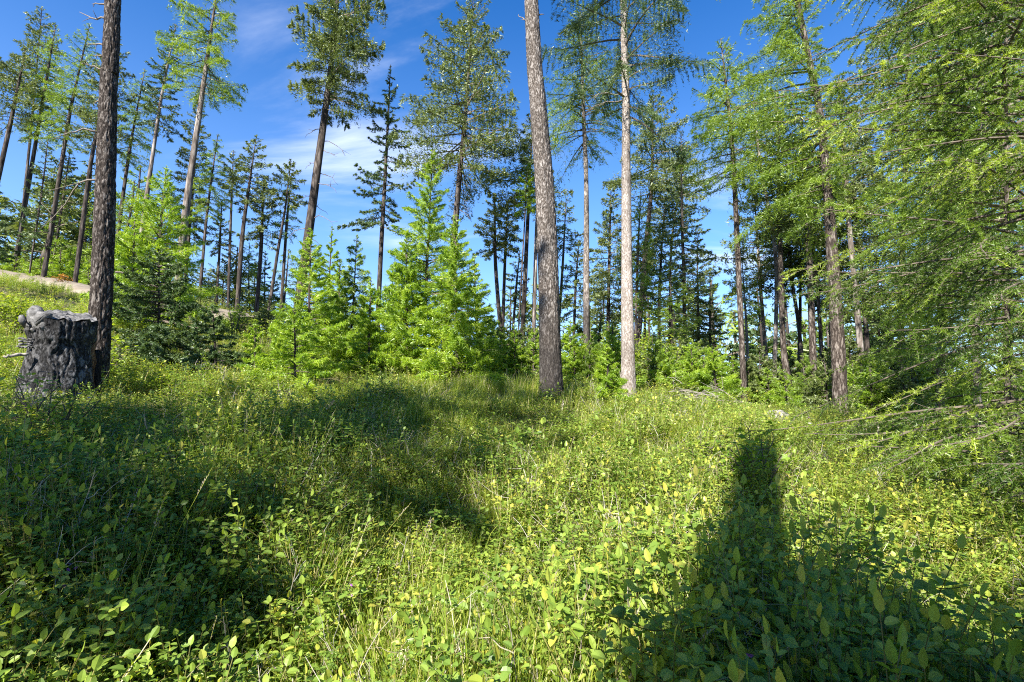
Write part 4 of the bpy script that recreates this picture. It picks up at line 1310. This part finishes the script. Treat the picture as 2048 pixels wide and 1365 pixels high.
def proto_twigs(seed, n=7, h=0.38):
    r = np.random.default_rng(seed)
    g = Geo()
    for s in range(n):
        az = r.uniform(0, 6.28)
        b = np.array([*(r.normal(0, .05, 2)), -0.02])
        tipv = b + np.array([math.cos(az) * .3 * r.random(), math.sin(az) * .3 * r.random(), h * r.uniform(.5, 1.1)])
        P = smooth_line([b, (b + tipv) / 2 + r.normal(0, .03, 3), tipv], 6)
        Vv, Qq, Tt = tube(P, np.linspace(0.0022, .001, 6), 4, False)
        g.add(Vv, None, Qq, 0, r.random())
        for f in range(9):
            k = r.integers(1, 6)
            q = P[k] + np.linspace(0, 1, 4)[:, None] * (r.normal(0, .075, 3) + [0, 0, .035]) + np.r_[[[0, 0, 0]], r.normal(0, .006, (3, 3))]
            Vv, Qq, Tt = tube(q, np.linspace(.0015, .0007, 4), 3, False)
            g.add(Vv, None, Qq, 0, r.random())
    return bpy.data.objects.new('dead_twigs', g.build('dead_twigs', [M['dry']], False))


def proto_litter(seed, n=40):
    r = np.random.default_rng(seed)
    g = Geo()
    for s in range(n):
        p = np.array([*(r.normal(0, .16, 2)), r.uniform(0, .05)])
        az = r.uniform(0, 6.28)
        d = np.array([math.cos(az), math.sin(az), r.uniform(-.1, .35)])
        ln = r.uniform(.06, .25)
        sdv = np.array([-d[1], d[0], 0]) * .0018
        V = [p - sdv, p + sdv, p + d * ln * .5 + [0, 0, .02] + sdv, p + d * ln * .5 + [0, 0, .02] - sdv, p + d * ln]
        g.add(V, np.array([[3, 2, 4]]), np.array([[0, 1, 2, 3]]), 0, np.clip(r.normal(.6, .2), 0, 1))
    return bpy.data.objects.new('dry_grass', g.build('dry_grass', [M['dry']], False))


def proto_stalk(seed, h=0.75):
    r = np.random.default_rng(seed)
    g = Geo()
    for s in range(3):
        b = np.array([*(r.normal(0, .03, 2)), -.02])
        tipv = b + np.array([*(r.normal(0, .16, 2)), h * r.uniform(.75, 1.1)])
        P = smooth_line([b, (b + tipv) / 2 + np.array([*(r.normal(0, .02, 2)), .05]), tipv], 8)
        Vv, Qq, Tt = tube(P, np.linspace(0.0016, .0008, 8), 3, False)
        g.add(Vv, None, Qq, 0, .8)
        for q in range(16):
            f = .84 + .16 * r.random()
            p = np.array([np.interp(f, np.linspace(0, 1, 8), P[:, k]) for k in range(3)])
            leaf_geo(g, p, np.array([*(r.normal(0, .5, 2)), 1.]), r.normal(0, 1, 3), 0.012, .0035, 1, r.random() * .5)
    return bpy.data.objects.new('grass_stalks', g.build('grass_stalks', [M['grass'], M['dry']], False))


# ------------------------------------------------------------------ scatter
def scatter(name, protos, P, rotz, scl, idx, label, cat):
    n = len(P)
    P = np.asarray(P)
    tall = np.interp(np.hypot(P[:, 0], P[:, 1]), [2.5, 7], [1.0, 0.78])
    scl = scl * np.where(np.hypot(P[:, 0] + 4.9, P[:, 1] - 5.5) < 1.3, 0.62, 1.0)
    tall = tall * (0.45 + 1.1 * patch(P[:, 0], P[:, 1], 1.1, 55))
    scl = np.stack([scl, scl, scl * tall], 1)
    me = bpy.data.meshes.new(name)
    me.vertices.add(n)
    me.vertices.foreach_set('co', np.asarray(P, np.float32).ravel())
    r = np.random.default_rng(n)
    rot = np.stack([r.normal(0, .12, n), r.normal(0, .12, n), rotz], 1).astype(np.float32)
    a = me.attributes.new('turn', 'FLOAT_VECTOR', 'POINT')
    a.data.foreach_set('vector', rot.ravel())
    a = me.attributes.new('grow', 'FLOAT_VECTOR', 'POINT')
    a.data.foreach_set('vector', np.asarray(scl, np.float32).ravel())
    a = me.attributes.new('pick', 'INT', 'POINT')
    a.data.foreach_set('value', np.asarray(idx, np.int32))
    o = obj(name, me)
    ng = bpy.data.node_groups.new(name, 'GeometryNodeTree')
    ng.interface.new_socket('Geometry', in_out='INPUT', socket_type='NodeSocketGeometry')
    ng.interface.new_socket('Geometry', in_out='OUTPUT', socket_type='NodeSocketGeometry')
    A, Lk = ng.nodes.new, ng.links.new
    gi, go = A('NodeGroupInput'), A('NodeGroupOutput')
    jn = A('GeometryNodeJoinGeometry')

    def attr(nm, tp):
        q = A('GeometryNodeInputNamedAttribute')
        q.data_type = tp
        q.inputs['Name'].default_value = nm
        return q.outputs['Attribute']
    turn, grow, pick = attr('turn', 'FLOAT_VECTOR'), attr('grow', 'FLOAT_VECTOR'), attr('pick', 'INT')
    e2r = A('FunctionNodeEulerToRotation')
    Lk(turn, e2r.inputs[0])
    for k, pr in enumerate(protos):
        cmp_ = A('FunctionNodeCompare')
        cmp_.data_type = 'INT'
        cmp_.operation = 'EQUAL'
        Lk(pick, [s for s in cmp_.inputs if s.type == 'INT'][0])
        [s for s in cmp_.inputs if s.type == 'INT'][1].default_value = k
        oi = A('GeometryNodeObjectInfo')
        oi.inputs['Object'].default_value = pr
        oi.inputs['As Instance'].default_value = True
        ip = A('GeometryNodeInstanceOnPoints')
        Lk(gi.outputs[0], ip.inputs['Points'])
        Lk(cmp_.outputs[0], ip.inputs['Selection'])
        Lk(oi.outputs['Geometry'], ip.inputs['Instance'])
        Lk(e2r.outputs[0], ip.inputs['Rotation'])
        Lk(grow, ip.inputs['Scale'])
        Lk(ip.outputs[0], jn.inputs[0])
    Lk(jn.outputs[0], go.inputs[0])
    md = o.modifiers.new('scatter', 'NODES')
    md.node_group = ng
    return tag(o, label, cat, None, 'stuff')


def spots(n, seed, ymin=1.0, ymax=24, dens=None, power=1.0):
    """points in the wedge that the camera sees and a margin to either side, density falling with distance"""
    r = np.random.default_rng(seed)
    Y = ymin * (ymax / ymin) ** (r.random(n) ** power)
    X = (r.random(n) * 2 - 1) * (Y * 1.15 + 1.2)
    keep = np.ones(n, bool)
    if dens is not None:
        keep &= r.random(n) < dens(X, Y)
    keep &= ~((np.abs(Y - road_y(X)) < 1.9) & (X < -9.0))
    keep &= np.hypot(X + 5.75, Y - 6.3) > 0.55
    keep &= np.hypot(X, Y) > 1.05
    yc_ = np.interp(X, [-45, -21, -10, -4, 0, 5, 9, 20], [34, 27, 20, 16, 14.2, 13.2, 12.8, 13])
    keep &= Y < yc_ + 4
    X, Y = X[keep], Y[keep]
    return np.stack([X, Y, terrain(X, Y)], 1), r


def patch(X, Y, f=0.55, seed=21):
    return vnoise(X * f + 30, Y * f + 30, seed) * 0.65 + vnoise(X * f * 2.7 + 11, Y * f * 2.7 + 5, seed + 1) * 0.35


def grassy(X, Y):
    """1 where grass rules: the middle strip and the lower left corner"""
    mid = np.exp(-((X / np.maximum(Y, 1) + 0.12) / 0.30) ** 2)
    return np.clip(0.18 + 0.75 * mid + 1.3 * (patch(X, Y) - 0.5), 0, 1)


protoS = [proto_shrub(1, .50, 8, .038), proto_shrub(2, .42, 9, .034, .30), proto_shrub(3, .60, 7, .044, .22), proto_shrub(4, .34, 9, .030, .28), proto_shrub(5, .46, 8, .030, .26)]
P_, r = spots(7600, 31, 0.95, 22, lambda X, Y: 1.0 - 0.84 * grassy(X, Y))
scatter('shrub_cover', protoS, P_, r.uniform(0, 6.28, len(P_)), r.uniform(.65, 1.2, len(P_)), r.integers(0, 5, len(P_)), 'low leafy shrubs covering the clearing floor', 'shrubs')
protoT = [proto_shrub(21, .72, 10, .050, .30), proto_shrub(22, .62, 11, .056, .34), proto_shrub(23, .80, 9, .046, .26)]
P_, r = spots(1500, 41, 1.5, 18, lambda X, Y: np.clip(1.9 * (patch(X, Y, 0.8, 77) - 0.42), 0, 1) * (1 - 0.6 * grassy(X, Y)))
scatter('tall_shrubs', protoT, P_, r.uniform(0, 6.28, len(P_)), r.uniform(.7, 1.15, len(P_)), r.integers(0, 3, len(P_)), 'taller oval leafed shrubs in clumps over the clearing', 'shrubs')
protoG = [proto_grass(1), proto_grass(2, 60, .5, .14), proto_grass(3, 80, .32, .2), proto_grass(4, 50, .46, .12, .004)]
P_, r = spots(17000, 32, 0.95, 22, lambda X, Y: 0.16 + 0.84 * grassy(X, Y))
scatter('grass', protoG, P_, r.uniform(0, 6.28, len(P_)), r.uniform(.6, 1.15, len(P_)), r.integers(0, 4, len(P_)), 'green grass growing between the shrubs', 'grass')
P_, r = spots(1500, 33, 1.2, 12, lambda X, Y: 0.25 + 0.6 * (X > 0.5))
scatter('vetch_cover', [proto_vetch(1), proto_vetch(2), proto_vetch(3), proto_vetch(4), proto_vetch(5, bloom=1)], P_, r.uniform(0, 6.28, len(P_)), r.uniform(.7, 1.2, len(P_)), r.integers(0, 5, len(P_)) * (r.random(len(P_)) < .5), 'feathery vetch with small purple flowers among the shrubs', 'vetch')
P_, r = spots(900, 34, 1.2, 15)
scatter('dead_twigs', [proto_twigs(1), proto_twigs(2)], P_, r.uniform(0, 6.28, len(P_)), r.uniform(.6, 1.2, len(P_)), r.integers(0, 2, len(P_)), 'grey dead twigs standing among the shrubs', 'twigs')
P_, r = spots(4200, 35, 0.95, 14)
scatter('dry_grass', [proto_litter(1), proto_litter(2)], P_, r.uniform(0, 6.28, len(P_)), r.uniform(.7, 1.4, len(P_)), r.integers(0, 2, len(P_)), 'dry straw lying on the ground under the plants', 'dry grass')
P_, r = spots(420, 36, 1.8, 15)
scatter('grass_stalks', [proto_stalk(1), proto_stalk(2)], P_, r.uniform(0, 6.28, len(P_)), r.uniform(.7, 1.1, len(P_)), r.integers(0, 2, len(P_)), 'thin flowering grass stalks above the shrubs', 'grass')


# ------------------------------------------------------------------ bushes one can tell apart
def bush(name, px, py, Y, w, h, n, leaf, mat, label, cat='bush', lobed=False, seed=0, nst=9, pieces=False):
    r = np.random.default_rng(seed)
    c = pos(px, py, Y)
    c[2] = float(terrain(c[0], c[1]))
    root = empty(name, c)
    tag(root, label, cat)
    gs, gl = Geo(), Geo()
    tips = []
    for s in range(nst):
        az = s * 2.4 + r.normal(0, .3)
        rd = w * math.sqrt((s + .5) / nst)
        e = np.array([rd * math.cos(az) * 1.0, rd * math.sin(az) * .7, h * r.uniform(.75, 1.05) * (1 - .35 * (rd / w) ** 2)])
        b = e * np.array([.15, .15, 0])
        P = smooth_line([b, (b + e) / 2 + np.array([*(r.normal(0, .05 * h, 2)), .08 * h]), e], 8)
        Vv, Qq, Tt = tube(P, np.linspace(.006, .002, 8) * (1 + h), 4, False)
        gs.add(Vv, None, Qq, 0, r.random())
        tips.append(P)
        for b2 in range(6):
            k = r.integers(2, 8)
            q = smooth_line([P[k], P[k] + r.normal(0, .16 * h, 3) * [1, 1, .6]], 4)
            Vv, Qq, Tt = tube(q, np.linspace(.004, .0015, 4) * (.5 + h / 2), 3, False)
            gs.add(Vv, None, Qq, 0, r.random())
            tips.append(q)
    obj('stems', gs.build('stems', [M['twig']], True), root)
    shared = None
    for k in range(n):
        P = tips[r.integers(0, len(tips))]
        f = r.random() ** .6
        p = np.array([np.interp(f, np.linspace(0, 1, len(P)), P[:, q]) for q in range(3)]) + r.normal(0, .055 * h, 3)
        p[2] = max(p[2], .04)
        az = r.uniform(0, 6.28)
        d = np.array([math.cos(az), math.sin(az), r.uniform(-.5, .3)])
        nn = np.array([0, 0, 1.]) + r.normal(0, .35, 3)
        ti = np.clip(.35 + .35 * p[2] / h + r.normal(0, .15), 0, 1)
        ls = leaf * r.uniform(.6, 1.25)
        g = Geo() if pieces else gl
        o0 = p if not pieces else np.zeros(3)
        if lobed:
            lobed_leaf(g, o0, d, nn, ls, 0, ti)
        else:
            leaf_geo(g, o0, d, nn, ls, ls * .62, 0, ti)
        if pieces:
            lo = obj('leaf', g.build('leaf', [M[mat]], False), root)
            lo.location = p.tolist()
    if not pieces:
        obj('leaves', gl.build('leaves', [M[mat]], False), root)
    return root


bush('maple_bush', 1520, 1090, 4.7, 0.46, 0.78, 260, 0.085, 'bigleaf', 'lobed leaf bush standing in the dark shadow stripe at right', lobed=True, seed=3, pieces=True, nst=10)
bush('yellow_bush', 1425, 1000, 5.3, 0.42, 0.55, 260, 0.06, 'bush', 'yellow green sunlit bush left of the lobed leaf bush', seed=4, lobed=True)
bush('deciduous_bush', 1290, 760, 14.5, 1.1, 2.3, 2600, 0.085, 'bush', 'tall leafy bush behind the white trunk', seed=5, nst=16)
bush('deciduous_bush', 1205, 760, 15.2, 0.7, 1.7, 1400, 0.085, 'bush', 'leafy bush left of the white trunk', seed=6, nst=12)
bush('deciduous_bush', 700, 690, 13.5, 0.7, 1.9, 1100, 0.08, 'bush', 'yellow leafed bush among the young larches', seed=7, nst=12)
bush('deciduous_bush', 215, 690, 7.9, 0.28, 0.95, 260, 0.085, 'bigleaf', 'lobed leaf bush just right of the dark furrowed trunk', lobed=True, seed=8)
bush('rusty_bush', 118, 600, 20.5, 0.4, 0.6, 260, 0.08, 'rust', 'rusty orange bush in front of the dirt road', seed=9)
bush('deciduous_bush', 30, 640, 10.5, 0.9, 0.9, 1500, 0.07, 'bush', 'spreading leafy bush behind the stump at the left edge', seed=10, nst=14)
bush('deciduous_bush', 150, 640, 11.5, 0.6, 0.6, 800, 0.06, 'bush', 'low bright bush between the stump and the furrowed trunk', seed=11)
bush('pale_bush', 470, 640, 14.5, 0.8, 1.1, 700, 0.05, 'grass', 'pale dry bush on the crest left of the straight dark stem', seed=12, nst=14)
bush('pale_bush', 530, 650, 13.5, 0.6, 0.9, 500, 0.05, 'grass', 'straw coloured bush right of the pale dry bush', seed=13, nst=12)
bush('leafy_shrub', 90, 900, 4.6, 0.5, 0.78, 520, 0.05, 'broad', 'leafy shrub standing in front of the stump', seed=14, nst=14)


# ------------------------------------------------------------------ broad-leaved plants in the foreground, leaf by leaf
gl = Geo()
LEAF = []
for k in range(5):
    r = np.random.default_rng(400 + k)
    g = Geo()
    leaf_geo(g, np.zeros(3), np.array([1., 0, .12]), np.array([0, 0, 1.]), 1.0, (.52, .62, .7, .45, .58)[k], 0, (.35, .5, .65, .8, .2)[k], .18, .22)
    LEAF.append(g.build('leaf', [M['bigleaf']], True))

PL = [   # px, Y, height, number of leaves, leaf length, what sets it apart
    (545, 1.75, .34, 10, .075, 'large leaved plant at the bottom edge left of the middle'),
    (500, 2.1, .30, 9, .06, 'rounded leaf plant behind the large leaved plant at the bottom edge'),
    (760, 1.85, .30, 12, .055, 'clump of fresh oval leaves at the bottom edge in the grass'),
    (1000, 2.1, .34, 12, .05, 'blue green leafy plant in the sunlit grass at lower middle'),
    (930, 2.5, .26, 8, .055, 'yellow green broad leaf plant amid the sunlit grass'),
    (1090, 2.5, .40, 14, .045, 'oval leafed upright plant right of the lower middle grass'),
    (1150, 1.9, .28, 10, .06, 'low leafy plant at the edge of the lower right shade'),
    (1330, 1.75, .44, 14, .06, 'round leaved plant at the left edge of the lower right shade'),
    (1420, 1.9, .52, 16, .062, 'tall round leaved shrub in the lower right shade'),
    (1500, 2.3, .58, 16, .055, 'shaded shrub with disc shaped leaves below the shadow stripe'),
    (1560, 1.7, .40, 12, .06, 'dark leafed plant at the bottom edge right of the shadow stripe'),
    (1640, 2.1, .46, 14, .055, 'leafy plant with one pale hanging leaf at lower right'),
    (1730, 1.7, .36, 12, .065, 'broad leafed plant on the bottom edge at right'),
    (1850, 2.0, .46, 14, .055, 'leafy shrub near the lower right corner'),
    (1980, 2.4, .50, 14, .052, 'light tipped shrub close to the right edge'),
    (1760, 2.7, .50, 14, .050, 'dense oval leafed shrub in the middle of the right shade'),
    (60, 2.0, .44, 14, .055, 'sunlit leafy shrub at the lower left edge'),
    (150, 2.3, .50, 14, .050, 'leafy shrub beside the lower left edge shrub'),
    (245, 2.1, .42, 14, .048, 'sunlit oval leafed shrub in the lower left'),
    (340, 2.3, .46, 14, .046, 'upright leafy stem in the lower left sun'),
    (420, 2.5, .44, 12, .046, 'leafy stem on the rim of the left shade'),
    (130, 3.0, .55, 14, .050, 'shaded leafy stem at left below the stump'),
    (300, 3.0, .52, 14, .048, 'shaded leafy stem in the middle of the left shade'),
    (560, 2.7, .36, 10, .050, 'low plant with wide leaves at the end of the left shade'),
]
rp = np.random.default_rng(77)
for k, (px, Y, h, n, ll, lab) in enumerate(PL):
    x = (px - CX) / F * Y / math.cos(PITCH) * 0.98
    c = np.array([x, Y, float(terrain(x, Y))])
    root = empty('leafy_plant', c)
    tag(root, lab, 'plant', 'broad leaved plants in the foreground')
    e = np.array([rp.normal(0, .06), rp.normal(0, .06), h])
    P = smooth_line([[0, 0, -.03], e * .5 + rp.normal(0, .02, 3), e], 8)
    g = Geo()
    Vv, Qq, Tt = tube(P, np.linspace(.0032, .0014, 8), 5, False)
    g.add(Vv, None, Qq, 0, .5)
    obj('stem', g.build('stem', [M['stem']], True), root)
    for q in range(n):
        f = .30 + .70 * (q // 2 * 2 + 1) / n
        p = np.array([np.interp(f, np.linspace(0, 1, 8), P[:, i]) for i in range(3)])
        lo = obj('leaf', LEAF[rp.integers(0, 5)], root)
        lo.location = p.tolist()
        az = (q // 2) * 1.57 + (q % 2) * math.pi + rp.normal(0, .3)
        lo.rotation_euler = (rp.normal(0, .35), rp.uniform(-.55, .35), az)
        s = ll * rp.uniform(.75, 1.25) * (1.1 - .35 * f)
        lo.scale = (s, s, s)

# single tall grass stalks and flowers
for (px, py, Y, h, ln, lab) in ((42, 1130, 2.9, 0.95, .10, 'tall single green grass stalk in front of the left shrubs'),
                                (560, 900, 4.6, 0.8, .28, 'long bent grass stalk leaning right above the left shade'),
                                (615, 900, 4.7, 0.6, .25, 'second bent grass stalk right of the long one'),
                                (1117, 880, 5.5, 0.75, .05, 'straight seed stalk in front of the thick trunk'),
                                (1740, 930, 5.6, 0.7, .06, 'upright grass stalk in the right hand sun')):
    x = (px - CX) / F * Y
    b = np.array([x, Y, float(terrain(x, Y))])
    root = empty('grass_stalk', b)
    tag(root, lab, 'grass stalk')
    P = smooth_line([[0, 0, 0], [ln * .25, 0, h * .55], [ln, .02, h]], 10)
    g = Geo()
    Vv, Qq, Tt = tube(P, np.linspace(.0028, .0012, 10), 4, False)
    g.add(Vv, None, Qq, 0, .6)
    obj('stem', g.build('stem', [M['grass']], True), root)
    g = Geo()
    r = np.random.default_rng(int(px))
    for q in range(26):
        f = .86 + .14 * r.random()
        p = np.array([np.interp(f, np.linspace(0, 1, 10), P[:, k]) for k in range(3)])
        leaf_geo(g, p, np.array([*(r.normal(0, .45, 2)), 1.]), r.normal(0, 1, 3), .024, .007, 0, r.random())
    obj('seed_head', g.build('seed_head', [M['dry']], False), root)


def flower(px, py, Y, size, mat, label):
    b = pos(px, py, Y)
    zt = float(terrain(b[0], b[1]))
    root = empty('flower', (b[0], b[1], zt))
    tag(root, label, 'flower')
    hgt = max(b[2] - zt, .08)
    g = Geo()
    Vv, Qq, Tt = tube(smooth_line([[0, 0, 0], [.01, 0, hgt * .5], [0, 0, hgt]], 6), np.full(6, .0014), 3, False)
    g.add(Vv, None, Qq, 0, .5)
    obj('stem', g.build('stem', [M['stem']], False), root)
    for q in range(5):
        a_ = q * 1.2566
        g = Geo()
        leaf_geo(g, np.array([0, 0, hgt]), np.array([math.cos(a_), math.sin(a_) - .4, .45]), np.array([0, -.4, 1.]), size, size * .8, 0, .3 + .1 * q)
        obj('petal', g.build('petal', [M[mat]], False), root)


flower(1497, 1313, 1.72, .016, 'pink', 'small pink flower in the lower right shade')
flower(160, 788, 5.3, .022, 'blue', 'small blue flower at the foot of the stump')
flower(178, 796, 5.2, .018, 'blue', 'second blue flower right of the stump foot')
flower(1632, 868, 6.0, .020, 'purple', 'purple flower right of the top of the shadow stripe')
flower(1588, 985, 4.4, .018, 'purple', 'purple flower beside the shadow stripe')
flower(915, 885, 5.2, .018, 'purple', 'purple flower in the sunny middle of the clearing')
flower(1620, 848, 6.2, .026, 'white', 'white flower near the large leaning larch')
flower(673, 948, 4.2, .028, 'white', 'white umbel at the end of the left shade')
